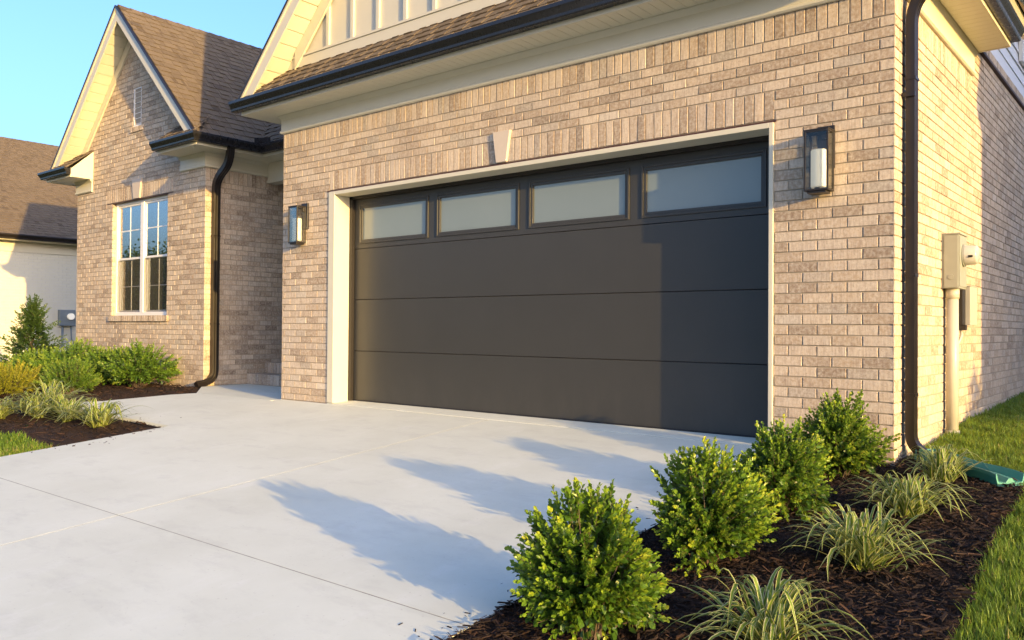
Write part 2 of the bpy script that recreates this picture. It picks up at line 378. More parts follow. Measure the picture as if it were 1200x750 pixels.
BED_R = [(.19, -7.5), (1.70, -7.5), (1.73, -5), (1.70, -3.2), (1.73, -2.4), (1.67, -1.6), (1.65, -.9), (1.66, -.35), (1.56, .05), (1.2, .22), (.86, .24), (.86, -.03), (.19, -.03)]
BED_L = [(-5.7, -1.67), (-7.9, -1.59), (-8.95, -1.61), (-8.95, -1.41), (-8.44, -1.1), (-8.05, -.37), (-7.83, -.16), (-8.78, .46), (-8.78, .53), (-13.3, .53), (-13.3, 3.5), (-15.8, 3.5), (-15.8, -3.3), (-11, -2.9), (-7.3, -2.72), (-6.79, -2.63), (-6.1, -2.74), (-5.7, -2.73)]
def bed(name, poly, res):
    P = np.array(poly); x0, y0 = P.min(0); x1, y1 = P.max(0)
    import bmesh
    b2 = bmesh.new()
    from mathutils.geometry import delaunay_2d_cdt
    gx, gy = np.meshgrid(np.arange(x0, x1, res), np.arange(y0, y1, res)); gx = gx.ravel()+rng.uniform(-.3, .3, gx.size)*res; gy = gy.ravel()+rng.uniform(-.3, .3, gy.size)*res
    k = inpoly(gx, gy, poly); pts = [Vector(p) for p in poly]+[Vector((a, b)) for a, b in zip(gx[k], gy[k])]
    v, e, f, *_ = delaunay_2d_cdt(pts, [], [list(range(len(poly)))], 1, 1e-5)
    vx = np.array([q.x for q in v]); vy = np.array([q.y for q in v])
    z = G(vx, vy)+.018+.016*rng.standard_normal(len(vx)).clip(-1.2, 1.5)
    m = MB(); m.add(np.stack([vx, vy, z], 1), [list(q) for q in f], .5)
    return tag(m.build(name, M_MULCH, smooth=True), kind='structure')
bed('mulch_bed', BED_R, .045); bed('mulch_bed', BED_L, .10)
def chips(poly, n, smin, smax, name, ymin=-9, edge=0):
    P = np.array(poly); x0, y0 = P.min(0); x1, y1 = P.max(0); y0 = max(y0, ymin)
    x = rng.uniform(x0, x1, n*3); y = rng.uniform(y0, y1, n*3); k = inpoly(x, y, poly); x = x[k][:n]; y = y[k][:n]; n = len(x)
    L = rng.uniform(smin, smax, n)*rng.choice([.5, .8, 1, 1.5], n); W = L*rng.uniform(.08, .22, n); T = W*.35
    yaw = rng.uniform(0, 2*math.pi, n); pit = rng.normal(0, .28, n); rol = rng.normal(0, .5, n)
    a = np.stack([np.cos(yaw)*np.cos(pit), np.sin(yaw)*np.cos(pit), np.sin(pit)], 1)
    s = np.stack([-np.sin(yaw)*np.cos(rol), np.cos(yaw)*np.cos(rol), np.sin(rol)], 1); u = np.cross(a, s)
    c = np.stack([x, y, G(x, y)+.028+rng.uniform(0, .022, n)], 1)
    q = np.array([(-.5, -.25, 0), (-.38, .5, 0), (.5, .15, 0), (.34, -.5, 0), (-.46, -.2, 1), (-.34, .42, 1), (.45, .12, 1), (.3, -.42, 1)])
    V = c[:, None, :]+q[None, :, 0, None]*(a*L[:, None])[:, None, :]+q[None, :, 1, None]*(s*W[:, None])[:, None, :]+q[None, :, 2, None]*(u*T[:, None])[:, None, :]
    f = np.array([[4, 5, 6, 7], [0, 1, 5, 4], [1, 2, 6, 5], [2, 3, 7, 6], [3, 0, 4, 7]])[:, ::-1]
    F = (f[None]+8*np.arange(n)[:, None, None]).reshape(-1, 4)
    m = MB(); m.add(V.reshape(-1, 3), F, np.repeat(rng.beta(1.2, 2.2, n), 8))
    return tag(m.build(name, M_CHIP), 'loose dark brown mulch chips', None, None, 'stuff')
o = chips(BED_R, 26000, .02, .06, 'mulch_chips', -5); o['label'] = 'dark brown wood chips covering the bed under the four boxwoods'; o['category'] = 'mulch'
o = chips(BED_L, 9000, .03, .08, 'mulch_chips'); o['label'] = 'dark brown wood chips covering the bed under the gabled wall window'; o['category'] = 'mulch'

def strays():
    pts = [(.19-abs(random.gauss(0, .16)), random.uniform(-4.2, -.1)) for _ in range(70)]+[(random.uniform(-8.5, -5.9), -1.62+abs(random.gauss(0, .12))) for _ in range(30)]+[(-5.69+abs(random.gauss(0, .15)), random.uniform(-3, -1.7)) for _ in range(30)]
    m = MB()
    for x, y in pts:
        a = random.uniform(0, 6.28); L = random.uniform(.008, .03); w_ = L*random.uniform(.12, .35); u = np.array([math.cos(a), math.sin(a), SL*math.sin(a)]); v_ = np.array([-math.sin(a), math.cos(a), SL*math.cos(a)])
        m.obox(np.array([x, y, SL*min(y, 0)+.0005]), u*L, v_*w_, (0, 0, w_*.5), random.betavariate(1.2, 2))
    tag(m.build('mulch_crumbs', M_CHIP), 'small wood crumbs scattered on the concrete beside the planting beds', 'mulch', None, 'stuff')
strays()
# ------------------------------------------------------------------ grass
def infr(x, y, z, mg=1.12):
    d = np.stack([x, y, z], -1)-CX; dz = d@FW; u = (d@R2)/dz*969.78/600; v = (d@U2)/dz*969.78/375
    return (dz > .3) & (np.abs(u) < mg) & (np.abs(v) < mg)
def grass(areas, label, mg=1.15, hh=(.035, .075)):
    Vs = []; Fs = []; Rn = []; UV = []; off = 0; m = MB()
    for (x0, x1, y0, y1, dens, keep) in areas:
        n = int((x1-x0)*(y1-y0)*dens); x = rng.uniform(x0, x1, n); y = rng.uniform(y0, y1, n); z = G(x, y)
        k = infr(x, y, z, mg) & keep(x, y); x, y, z = x[k], y[k], z[k]; n = len(x)
        if not n: continue
        clump = .5+.5*np.sin(x*9+np.sin(y*7)*2)*np.sin(y*8.3+x*3)
        dist = np.hypot(x-CX[0], y-CX[1])
        h = rng.uniform(hh[0], hh[1], n)*(.75+.5*clump); w = rng.uniform(.0016, .0030, n)*np.clip(dist/4, 1, 3)
        yaw = rng.uniform(0, 2*math.pi, n); lean = rng.uniform(.1, .9, n)
        dx = np.cos(yaw); dy = np.sin(yaw); sx = -dy; sy = dx
        def pt(t, side, ww):
            return np.stack([x+dx*h*lean*t*t+sx*side*ww, y+dy*h*lean*t*t+sy*side*ww, z+h*t*(1-.25*lean*t)], 1)
        V = np.stack([pt(0, -1, w), pt(0, 1, w), pt(.55, 1, w*.8), pt(.55, -1, w*.8), pt(1, 0, w*0)], 1)
        b = 5*np.arange(n)[:, None]
        r = np.clip(rng.beta(2, 2.4, n)*.85+.12*clump+(rng.random(n) < .05)*.4, 0, 1)
        if keep is KL: r = np.clip(r+.35*np.clip((x+6.5), 0, 1), 0, 1)
        m.add(V.reshape(-1, 3), b+np.array([0, 1, 2, 3]), np.repeat(r, 5))
        # the tips share the last block's vertices
        m.f.append((b+np.array([3, 2, 4])+m.n-5*n, 0))
    return tag(m.build('grass', M_GRASS), label, 'grass', None, 'stuff')
KR = lambda x, y: ~inpoly(x, y, BED_R) & ((y > -.03) | (x > .9)) & ((x > .88))
KL = lambda x, y: (x < -5.72) & ~inpoly(x, y, BED_L) & (y < -2.4)
grass([(1.55, 3.4, -4.6, -1.6, 9500, KR), (1.5, 4, -1.6, 1.2, 6500, KR), (.86, 2.2, 0, 2.4, 6500, KR), (.86, 3.5, 2.4, 6, 3000, KR), (.86, 4, 6, 12, 1200, KR)], 'short mown green grass beside the sunlit brick side wall')
grass([(-9.5, -5.7, -4.2, -2.4, 5000, KL), (-14, -9.5, -6, -2.6, 1800, KL)], 'patch of green and straw grass left of the driveway, below the striped plants', hh=(.04, .09))

# ------------------------------------------------------------------ brick walls
def wallmesh(mb, O, u, nrm, spans, courses, L=.21, off=0, uend=None, soldier=None, gap=.0095, d=.007, minw=.03):
    """real bricks standing 7 mm proud of a mortar bed. spans(z0,z1)->[(a,b)] along u"""
    O = np.asarray(O, float); u = np.asarray(u, float); nrm = np.asarray(nrm, float); up = np.array([0, 0, 1.])
    flip = np.dot(np.cross(u, up), nrm) < 0
    def brick(a, b, z0, z1):
        e = .0022; jt = lambda s=.0009: np.random.default_rng().normal(0, s) if False else random.gauss(0, s)
        t = random.gauss(0, .0007); V = []
        for (p, q) in ((a, z0), (b, z0), (b, z1), (a, z1)): V.append(O+u*p+up*q-nrm*(d+.004))
        for (p, q, sp, sq) in ((a, z0, 1, 1), (b, z0, -1, 1), (b, z1, -1, -1), (a, z1, 1, -1)):
            V.append(O+u*(p+jt(.0006))+up*(q+jt(.0006))+nrm*(-.0022))
        for (p, q, sp, sq) in ((a, z0, 1, 1), (b, z0, -1, 1), (b, z1, -1, -1), (a, z1, 1, -1)):
            V.append(O+u*(p+sp*e+jt())+up*(q+sq*e+jt())+nrm*(t+jt(.0005)))
        F = [[8, 9, 10, 11]]+[[4+i, 4+(i+1) % 4, 8+(i+1) % 4, 8+i] for i in range(4)]+[[i, (i+1) % 4, 4+(i+1) % 4, 4+i] for i in range(4)]
        F = np.array(F) if False else F
        fs = [f[::-1] if flip else f for f in F]
        mb.add(V, np.array(fs), random.betavariate(1.35, 1.4), m=0)
    for ci, (z0, z1) in enumerate(courses):
        for (a, b) in spans(z0, z1):
            if b-a < .015: continue
            V = [O+u*a+up*z0-nrm*d, O+u*b+up*z0-nrm*d, O+u*b+up*z1-nrm*d, O+u*a+up*z1-nrm*d]
            mb.add(V, np.array([[3, 2, 1, 0]] if flip else [[0, 1, 2, 3]]), .5, m=1)
            LL = soldier or L
            st = 0 if soldier else (LL/2 if ci % 2 else 0)
            k = math.floor((a-off-st)/LL); p = off+st+k*LL
            while p < b:
                q = p+LL; aa = max(a, p+gap/2) if p > a+.001 else a; bb = min(b, q-gap/2) if q < b-.001 else b
                if bb-aa > minw or (aa == a and bb-aa > .012): brick(aa, bb, z0+gap/2, z1-gap/2)
                elif bb > aa and bb-aa > .008: brick(aa, bb, z0+gap/2, z1-gap/2)
                p = q
def rows(z0, z1, n): h = (z1-z0)/n; return [(z0+i*h, z0+(i+1)*h) for i in range(n)]
CH = .0762

HOUSE = thing('brick_house', (-3, 1, 0), 'tan brick house with dark garage door, steep shingled gables and black gutters', 'house')
def hp(mb, name, mats, **kw): return mb.build(name, mats, HOUSE, **kw)
XL_, XC = -6.14, .848
GW, GH = -5.25, 2.4384            # garage opening
zs = [(-.3+i*CH-.0048, -.3+(i+1)*CH-.0048) for i in range(4)]+rows(0, GH, 32)
# ---- front garage wall
w = MB()
wallmesh(w, (0, 0, 0), (1, 0, 0), (0, -1, 0), lambda a, b: [(XL_, GW), (0, XC)], zs, off=XC)
up_ = rows(GH, 3.04, 8)
wallmesh(w, (0, 0, 0), (1, 0, 0), (0, -1, 0), lambda a, b: [(XL_, GW), (0, XC)], up_[:3], off=XC)
wallmesh(w, (0, 0, 0), (1, 0, 0), (0, -1, 0), lambda a, b: [(GW, 0)], [(GH+.006, up_[2][1])], soldier=.0783)
wallmesh(w, (0, 0, 0), (1, 0, 0), (0, -1, 0), lambda a, b: [(XL_, XC)], up_[3:], off=XC-.1)
wallmesh(w, (0, 0, 0), (1, 0, 0), (0, -1, 0), lambda a, b: [(XL_, XC)], [(3.04, 3.25)], soldier=.0781)
# left end of the garage wall, into the entry
wallmesh(w, (XL_, 0, 0), (0, 1, 0), (-1, 0, 0), lambda a, b: [(.0, 3.4)], zs+up_, off=.105)
w.box((XL_+.012, .012, -.3), (GW-.02, .19, 3.3), .5, 1); w.box((0.02, .012, -.3), (XC-.012, .19, 3.3), .5, 1); w.box((GW-.02, .012, GH+.02), (.02, .19, 3.3), .5, 1)
w.box((XL_+.012, .19, -.3), (XL_+.15, 3.4, 3.4), .5, 1)
hp(w, 'garage_wall', M_BRICK)
# ---- right side wall
w = MB()
allz = zs+up_
wallmesh(w, (XC, 0, 0), (0, 1, 0), (1, 0, 0), lambda a, b: [(0, 14)], allz, off=.105)
wallmesh(w, (XC, 0, 0), (0, 1, 0), (1, 0, 0), lambda a, b: [(0, 2.52)], [(3.04, 3.25)], soldier=.0781)
wallmesh(w, (XC, 0, 0), (0, 1, 0), (1, 0, 0), lambda a, b: [(2.52, 14)], rows(3.04, 3.535, 7), off=.05)
wallmesh(w, (XC+.022, 0, 0), (0, 1, 0), (1, 0, 0), lambda a, b: [(2.66, 14)], [(3.56, 3.66)], soldier=.0781)
w.box((XC-.15, .19, -.3), (XC-.012, 14, 3.66), .5, 1)
hp(w, 'side_wall', M_BRICK)
w = MB(); w.box((XC-.05, 2.66, 3.535), (XC+.03, 14, 3.56)); hp(w, 'brown_strip', M_BROWN)  # thin brown strip running below the upper brick band
# ---- siding storey on the side, with its window
w = MB(); w.box((XC-.1, 2.62, 3.66), (XC+.012, 14, 3.80)); 
z = 3.80
while z < 4.62:
    w.prism([(XC+.022, 2.62, z), (XC+.006, 2.62, z+.15), (XC-.1, 2.62, z+.15), (XC-.1, 2.62, z)], (0, 11.4, 0)); z += .15
w.box((XC+.0, 2.60, 3.8), (XC+.03, 2.72, 4.7))
hp(w, 'siding', M_SIDING)
wd = MB(); wd.box((XC+.02, 5.05, 4.0), (XC+.06, 5.16, 4.62)); wd.box((XC+.02, 6.1, 4.0), (XC+.06, 6.2, 4.62)); wd.box((XC+.02, 5.16, 4.0), (XC+.06, 6.1, 4.08)); wd.box((XC+.02, 5.16, 4.54), (XC+.06, 6.1, 4.62))
sw = hp(wd, 'window', M_FRAME); wd = MB(); wd.box((XC+.026, 5.16, 4.08), (XC+.034, 6.1, 4.54)); wd.build('pane', M_GLASS, sw)
# back storey body and roof over it
w = MB(); w.box((-4.6, 2.8, 3.2), (XC-.1, 14, 4.72)); hp(w, 'upper_wall', M_SIDING)

# ------------------------------------------------------------------ roofs
def shingles(mb, O, u, s, Lu, Ls, clip=None, ex=.142, seed=1):
    rr = random.Random(seed); O, u, s = np.asarray(O, float), N(u), N(s); n = np.cross(u, s)
    if n[2] < 0: n = -n
    k = 0; t = -.012
    while t < Ls:
        t1 = min(t+ex+.02, Ls+.01); a0, b0 = (0, Lu) if clip is None else clip(max(t, 0)+ex*.5)
        if b0-a0 > .03:
            def piece(a, b, lift, th, rnd, drop=0):
                P = [O+u*a+s*(t-drop)+n*(lift-th), O+u*b+s*(t-drop)+n*(lift-th), O+u*b+s*(t-drop)+n*lift, O+u*a+s*(t-drop)+n*lift, O+u*b+s*t1+n*(.003+(lift-.014)*.6), O+u*a+s*t1+n*(.003+(lift-.014)*.6)]
                F = [[0, 1, 2, 3], [3, 2, 4, 5]]
                V = P; mb.add(V, np.array(F) if np.dot(np.cross(P[1]-P[0], P[2]-P[0]), -s) > 0 else np.array(F)[:, ::-1], rnd)
                V = [P[1], P[4]-n*.004, P[4], P[2], P[0], P[5]-n*.004, P[5], P[3]]
                mb.add(V, np.array([[0, 1, 2, 3], [7, 6, 5, 4]]), rnd)
            p = a0-rr.random()*.3
            while p < b0:
                q = p+rr.uniform(.18, .34)
                if min(q, b0) > max(p, a0): piece(max(p, a0), min(q, b0), .014, .012, min(1, max(0, rr.gauss(.45, .12))))
                p = q
            p = a0-rr.random()*.3
            while p < b0:
                wd_ = rr.uniform(.08, .20); q = p+wd_
                if min(q, b0)-max(p, a0) > .02: piece(max(p, a0), min(q, b0), .021, .008, min(1, max(0, rr.gauss(.60, .14))), 0)
                p = q+rr.uniform(.05, .17)
        t += ex; k += 1
def planks(mb, O, u, v, nrm, Lu, Lv, pw=.095, th=.01, gap=.004):
    """soffit boards: strips across v, repeated along u"""
    O, u, v, nrm = [np.asarray(q, float) for q in (O, u, v, nrm)]
    p = 0
    while p < Lu-.01:
        q = min(p+pw, Lu); mb.obox(O+u*p, u*(q-p-gap), v*Lv, nrm*th); p += pw
    mb.obox(O+(nrm*(th*.8) if nrm[2] > 0 else nrm*(-th*.5)), u*Lu, v*Lv, nrm*th*.7)
def rakes(cx, zap, xo, pitch, y0, y1, name_seed):
    pass
S2 = lambda p: N((1, 0, p))
# ---------- left gable: ridge x=-10.93
def gable_roof(cx, zap, half, pitch, yf, yb, rclip=None, lclip=None, seed=3, rlen=None):
    """two shingled slopes and their deck. front at yf, back at yb"""
    m = MB(); Ls = half*math.hypot(1, pitch)
    ze = zap-pitch*half
    m2 = MB()
    for sg in (1, -1):
        up = N((-sg, 0, pitch)); eave = np.array([cx+sg*half, yf, ze])
        cl = rclip if sg > 0 else lclip
        if sg > 0: shingles(m, eave, (0, 1, 0), up, yb-yf, Ls, cl, seed=seed)
        else: shingles(m, eave, (0, 1, 0), up, yb-yf, Ls, cl, seed=seed+9)
        n = np.cross(up, (0, 1, 0)); n = n if n[2] > 0 else -n
        a = eave-n*.004+np.array([0, .0, 0])
        m2.prism([a, np.array([cx, yf, zap])-np.array([0, 0, .006]), np.array([cx, yf, zap])-np.array([0, 0, .11]), a-n*.075], (0, yb-yf, 0))
    # ridge cap
    y = yf
    while y < yb:
        for sg in (1, -1):
            dn = N((sg, 0, -pitch)); a = np.array([cx, y, zap+.028]); m.add([a, a+(0, .22, -.012), a+dn*.14+(0, .22, -.012), a+dn*.14], np.array([[0, 1, 2, 3]] if sg < 0 else [[3, 2, 1, 0]]), random.gauss(.4, .15))
        y += .2
    return m, m2
PG = .98
def rclipL(t):            # right slope stops at the valley with the entry roof: keep all of it (entry roof covers)
    return (0, 9.0)
m, dk = gable_roof(-10.93, 6.02, 2.53, PG, .19, 9.2, seed=3)
rf = hp(m, 'roof', M_SHINGLE); dk.build('roof_deck', M_TRIM, rf)
# rake boards, rake soffits, wall boards
def rake_set(cx, zap, half, pitch, yf, yw, zbase, fasc=.17, inw=.13, skip=()):
    """fascia boards on the front edge, boards under the overhang and the board against the wall"""
    f = MB(); s = MB(); b = MB(); e = MB()
    for sg in (1, -1):
        dn = N((sg, 0, -pitch)); n = N((sg*pitch, 0, 1)); Lr = half*math.hypot(1, pitch)
        top = np.array([cx, yf, zap])-np.array([0, 0, .006])
        A = top; B = top+dn*Lr
        vz = np.array([0, 0, -1.])
        h = fasc*math.hypot(1, pitch)
        f.prism([A, B-dn*.03, B-dn*.03+vz*.05, B-dn*.16+vz*h, A+vz*h], (0, -.022, 0))
        f.prism([A+(0, -.022, 0), B-dn*.03+(0, -.022, 0), B-dn*.03+vz*.05+(0, -.022, 0), A+vz*.06+(0, -.022, 0)], (0, -.016, 0))
        # dark drip edge
        e.prism([A+n*.008+(0, -.05, 0), B+n*.008+(0, -.05, 0), B-n*.010+(0, -.05, 0), A-n*.010+(0, -.05, 0)], (0, .06, 0))
        # soffit boards under the deck
        off = .085
        O = np.array([cx, yf+.0, zap-off*math.hypot(1, pitch)])
        planks(s, O, dn, (0, 1, 0), -n, Lr-.1, yw-yf, .19, .014, .016)
        # wall board
        O2 = np.array([cx, yw, zap-(off+.02)*math.hypot(1, pitch)])
        hh = inw*math.hypot(1, pitch)
        k = (O2[2]-hh-zbase)/pitch
        b.prism([O2, O2+np.array([sg*k, 0, -pitch*k]), O2+np.array([sg*k, 0, -pitch*k-hh]), O2+vz*hh], (0, -.028, 0))
    return f, s, b, e
f, s, b, e = rake_set(-10.93, 6.02, 2.53, PG, .19, .52, 3.66)
hp(f, 'rake_board', M_TRIM); hp(s, 'rake_soffit', M_SOFFIT); hp(b, 'rake_frieze', M_TRIM); hp(e, 'drip_edge', M_SPOUT)
# gable walls
GX0, GX1, GY = -13.10, -8.81, .52
WX0, WX1, WZ0, WZ1 = -11.74, -9.90, 1.045, 2.95
gz0 = [(-.3+i*CH-.0048, -.3+(i+1)*CH-.0048) for i in range(4)]
def gspan(a, b):
    out = [(GX0, GX1)]
    if b <= WZ1+.01 and a >= WZ0-.02: out = [(GX0, WX0), (WX1, GX1)]
    if a >= 3.6:
        h = (6.02-.12-b)/PG; out = [(max(GX0, -10.93-h), min(GX1, -10.93+h))] if h > .03 else []
        if 4.13 <= (a+b)/2 <= 4.80: out = [(out[0][0], -11.06), (-10.78, out[0][1])]
    return out
w = MB(); n1 = 14; n2 = 25
wallmesh(w, (0, GY, 0), (1, 0, 0), (0, -1, 0), gspan, gz0+rows(0, WZ0, 14)+rows(WZ0, WZ1, 25), off=GX1)
wallmesh(w, (0, GY, 0), (1, 0, 0), (0, -1, 0), lambda a, b: [(GX0, -11.95), (-9.72, GX1)], rows(WZ1, 3.03, 1), off=GX1)
wallmesh(w, (0, GY, 0), (1, 0, 0), (0, -1, 0), lambda a, b: [(-11.95, -9.72)], [(WZ1+.004, 3.18)], soldier=.0781)
wallmesh(w, (0, GY, 0), (1, 0, 0), (0, -1, 0), lambda a, b: [(GX0, -11.95), (-9.72, GX1)], [(3.03, 3.105), (3.105, 3.18)], off=GX1)
wallmesh(w, (0, GY, 0), (1, 0, 0), (0, -1, 0), lambda a, b: [(GX0, GX1)] if a < 3.6 else gspan(a, b), rows(3.18, 5.92, 36), off=GX1-.05)
# soldier course under the frieze boards at both corners sits in the side wall
wallmesh(w, (GX1, GY, 0), (0, 1, 0), (1, 0, 0), lambda a, b: [(0, 6.0)], gz0+rows(0, WZ0, 14)+rows(WZ0, WZ1, 25)+[(WZ1, 3.03)], off=.105)
wallmesh(w, (GX1, GY, 0), (0, 1, 0), (1, 0, 0), lambda a, b: [(0, 6.0)], [(3.03, 3.25)], soldier=.0781)
# window reveals in brick
for zz in rows(WZ0, WZ1, 25):
    w.box((WX0-.1, GY+.004, zz[0]+.005), (WX0, GY+.10, zz[1]-.005)); w.box((WX1, GY+.004, zz[0]+.005), (WX1+.1, GY+.10, zz[1]-.005))
w.box((WX0-.11, GY+.012, WZ0), (WX0-.007, GY+.10, WZ1), .5, 1)
def backing(mb, x0, x1, z0, z1): mb.box((x0, GY+.012, z0), (x1, GY+.16, z1), .5, 1)
backing(w, GX0+.012, WX0-.11, -.3, 3.5); backing(w, WX1+.11, GX1-.012, -.3, 3.5); backing(w, WX0-.11, WX1+.11, -.3, WZ0-.012); backing(w, WX0-.11, WX1+.11, WZ1+.03, 3.5)
w.prism([(GX0+.1, GY+.02, 3.5), (GX1-.1, GY+.02, 3.5), (-10.93, GY+.02, 5.75)], (0, .12, 0), .5, 1)
w.box((GX1-.16, GY+.16, -.3), (GX1-.012, 6, 3.4), .5, 1)
w.box((GX0+.012, GY+.16, -.3), (GX0+.16, 9, 3.4), .5, 1)
hp(w, 'gable_wall', M_BRICK)
w = MB(); wallmesh(w, (GX0, GY, 0), (0, 1, 0), (-1, 0, 0), lambda a, b: [(0, 8.5)], gz0+rows(0, WZ0, 14)+rows(WZ0, WZ1, 25)+rows(WZ1, 3.25, 4), off=.105); hp(w, 'side_wall', M_BRICK)
# ---- gable window
win = MB()
yw = GY+.058
def fr(m, x0, x1, z0, z1, t, y0, y1):
    m.box((x0, y0, z0), (x0+t, y1, z1)); m.box((x1-t, y0, z0), (x1, y1, z1)); m.box((x0+t, y0, z0), (x1-t, y1, z0+t)); m.box((x0+t, y0, z1-t), (x1-t, y1, z1))
fr(win, WX0+.001, WX1-.001, WZ0+.001, WZ1+.003, .055, yw, yw+.08)
xm = (WX0+WX1)/2; win.box((xm-.055, yw-.002, WZ0+.056), (xm+.055, yw+.08, WZ1-.052))
WIN = hp(win, 'window', M_FRAME, bevel=.004)
WIN['label'] = 'double-hung twin window with white frame and muntin bars'
zm = (WZ0+WZ1)/2-.02
for (a, b) in ((WX0+.056, xm-.055), (xm+.055, WX1-.056)):
    m = MB(); fr(m, a, b, zm, WZ1-.052, .034, yw+.018, yw+.045)
    xc = (a+b)/2; zc = (zm+WZ1)/2; m.box((xc-.009, yw+.026, zm+.034), (xc+.009, yw+.040, WZ1-.087)); m.box((a+.034, yw+.027, zc-.009), (b-.034, yw+.039, zc+.009)); m.build('upper_sash', M_FRAME, WIN, bevel=.002)
    m = MB(); fr(m, a, b, WZ0+.056, zm+.035, .034, yw+.047, yw+.072)
    zc2 = (zm+WZ0)/2+.02; m.box((xc-.005, yw+.053, WZ0+.09), (xc+.005, yw+.066, zm)); m.box((a+.034, yw+.054, zc2-.005), (b-.034, yw+.065, zc2+.005)); m.build('lower_sash', M_FRAME, WIN, bevel=.002)
    m = MB(); m.box((a+.03, yw+.030, zm+.03), (b-.03, yw+.034, WZ1-.083)); m.build('pane', M_GLASS, WIN)
    m = MB(); m.box((a+.03, yw+.058, WZ0+.086), (b-.03, yw+.062, zm+.005)); m.build('pane', M_GLASS, WIN)
    m = MB(); m.box((a+.004, yw+.010, WZ0+.06), (b-.004, yw+.012, zm-.002)); m.build('insect_screen', M_SCREEN, WIN)
m = MB()
for k in range(46):       # pleated curtain at the left of each light and a rail of pleats
    x = WX0+.05+k*.0125; m.box((x, yw+.17+.012*math.sin(k*1.3), WZ0), (x+.0115, yw+.175+.012*math.sin(k*1.3), WZ1), .5)
for k in range(30):
    x = xm+.03+k*.0125; m.box((x, yw+.17+.012*math.sin(k*1.3), WZ0), (x+.0115, yw+.175+.012*math.sin(k*1.3), WZ1), .5)
m.build('curtain', M_CURTAIN, WIN)
m = MB(); m.box((WX0-.05, yw+.28, .8), (WX1+.05, yw+.30, 3.2)); m.build('window_shade', simple('grey_green_shade_cloth', (.20, .20, .155), .9, .05, 3), WIN)
# window sill of rowlock bricks
m = MB(); x = WX0-.06
while x < WX1+.03:
    m.obox((x, GY-.035, WZ0-.092), (.0665, 0, 0), (0, .11, .0), (0, -.0, .088)); x += .076
m.box((WX0-.06, GY-.028, WZ0-.088), (WX1+.03, GY+.08, WZ0-.008), .5, 1)
hp(m, 'window_sill', M_BRICK)
m = MB(); m.box((WX0-.2, GY-.004, WZ1-.010), (WX1+.16, GY+.09, WZ1-.001)); hp(m, 'lintel', M_BROWN)
def keystone(cx, y, z0, z1, w0, w1):
    m = MB(); m.prism([(cx-w0/2, y, z0), (cx+w0/2, y, z0), (cx+w1/2, y, z1), (cx-w1/2, y, z1)], (0, -.036, 0)); return hp(m, 'keystone', M_KEY, bevel=.004)
keystone(-10.87, GY+.01, 2.955, 3.27, .20, .31)
keystone(-2.65, .01, GH+.012, 2.745, .125, .215)
# ---- gable vent
m = MB(); fr(m, -11.058, -10.782, 4.145, 4.79, .03, GY+.01, GY+.06)
z = 4.19
while z < 4.74:
    m.prism([(-11.03, GY+.012, z), (-11.03, GY+.06, z+.055), (-11.03, GY+.066, z+.05), (-11.03, GY+.018, z-.006)], (.222, 0, 0)); z += .086
hp(m, 'gable_vent', M_FRAME); m = MB(); m.box((-11.05, GY+.07, 4.15), (-10.79, GY+.08, 4.79)); hp(m, 'vent_backing', M_DARK)
m = MB(); x = -11.13
while x < -10.75: m.box((x, GY-.02, 4.055), (x+.066, GY+.03, 4.135)); x += .075
hp(m, 'vent_sill', M_BRICK)

# ------------------------------------------------------------------ eaves: soffit, frieze, gutter
PROF_F = [(0, 0), (.022, 0), (.034, .012), (.034, .030), (.024, .040), (.024, .215), (0, .215)]
def frieze(mb, path, outs, z0=3.222): mb.sweep(PROF_F, [(p[0], p[1], z0) for p in path], outs)
PROF_C = [(.02, 0), (.052, .052), (.052, .062), (.02, .062)]      # crown under the soffit
GUT = [(0, .0), (.070, .0), (.076, .012), (.078, .035), (.102, .072), (.112, .090), (.112, .122), (.104, .126), (.104, .104), (.004, .104), (0, .13)]
def gutter(mb, path, outs, z=3.475): mb.sweep(GUT, [(p[0], p[1], z) for p in path], outs)
fz = MB(); fz2 = MB(); gt = MB(); sf = MB(); fa = MB()
EX = .30   # overhang
# garage: frieze front + right side + left return
P = [(XL_, 1.55), (XL_, 0), (XC, 0), (XC, 2.54)]; Ov = [(-1, 0, 0), (-1, -1, 0), (1, -1, 0), (1, 0, 0)]
frieze(fz, P, Ov); fz.sweep(PROF_C, [(p[0], p[1], 3.378) for p in P], Ov)
hp(fz, 'frieze_board', M_TRIM, fixn=True)
# soffit (boards run across the overhang)
YE = -.335; XE0, XE1 = -6.49, 1.135
planks(sf, (XE0, YE, 3.44), (1, 0, 0), (0, 1, 0), (0, 0, 1), XE1-XE0, -YE+.03, .10)
planks(sf, (XC+.0, .03, 3.44), (0, 1, 0), (1, 0, 0), (0, 0, 1), 2.52, XE1-XC, .10)
planks(sf, (XE0, .03, 3.44), (0, 1, 0), (1, 0, 0), (0, 0, 1), 1.2, XL_-XE0+.02, .10)
hp(sf, 'soffit', M_SOFFIT)
fa.box((XE0-.018, YE-.018, 3.436), (XE1+.018, YE, 3.60)); fa.box((XE1, YE, 3.436), (XE1+.018, 2.57, 3.60)); fa.box((XE0-.018, YE, 3.436), (XE0, 1.5, 3.62)); fa.box((XC-.05, 2.55, 3.436), (XE1, 2.57, 3.60))
fa.prism([(XC-.05, 2.552, 3.60), (XE1+.018, 2.552, 3.60), (XC-.05, 2.552, 3.60+.3)], (0, .016, 0))
hp(fa, 'fascia', M_TRIM)
gutter(gt, [(XE0-.12, YE-.02, 0), (XE1+.02, YE-.02, 0), (XE1+.02, 2.58, 0)], [(0, -1, 0), (1, -1, 0), (1, 0, 0)])
hp(gt, 'gutter', M_GUTTER, fixn=True)
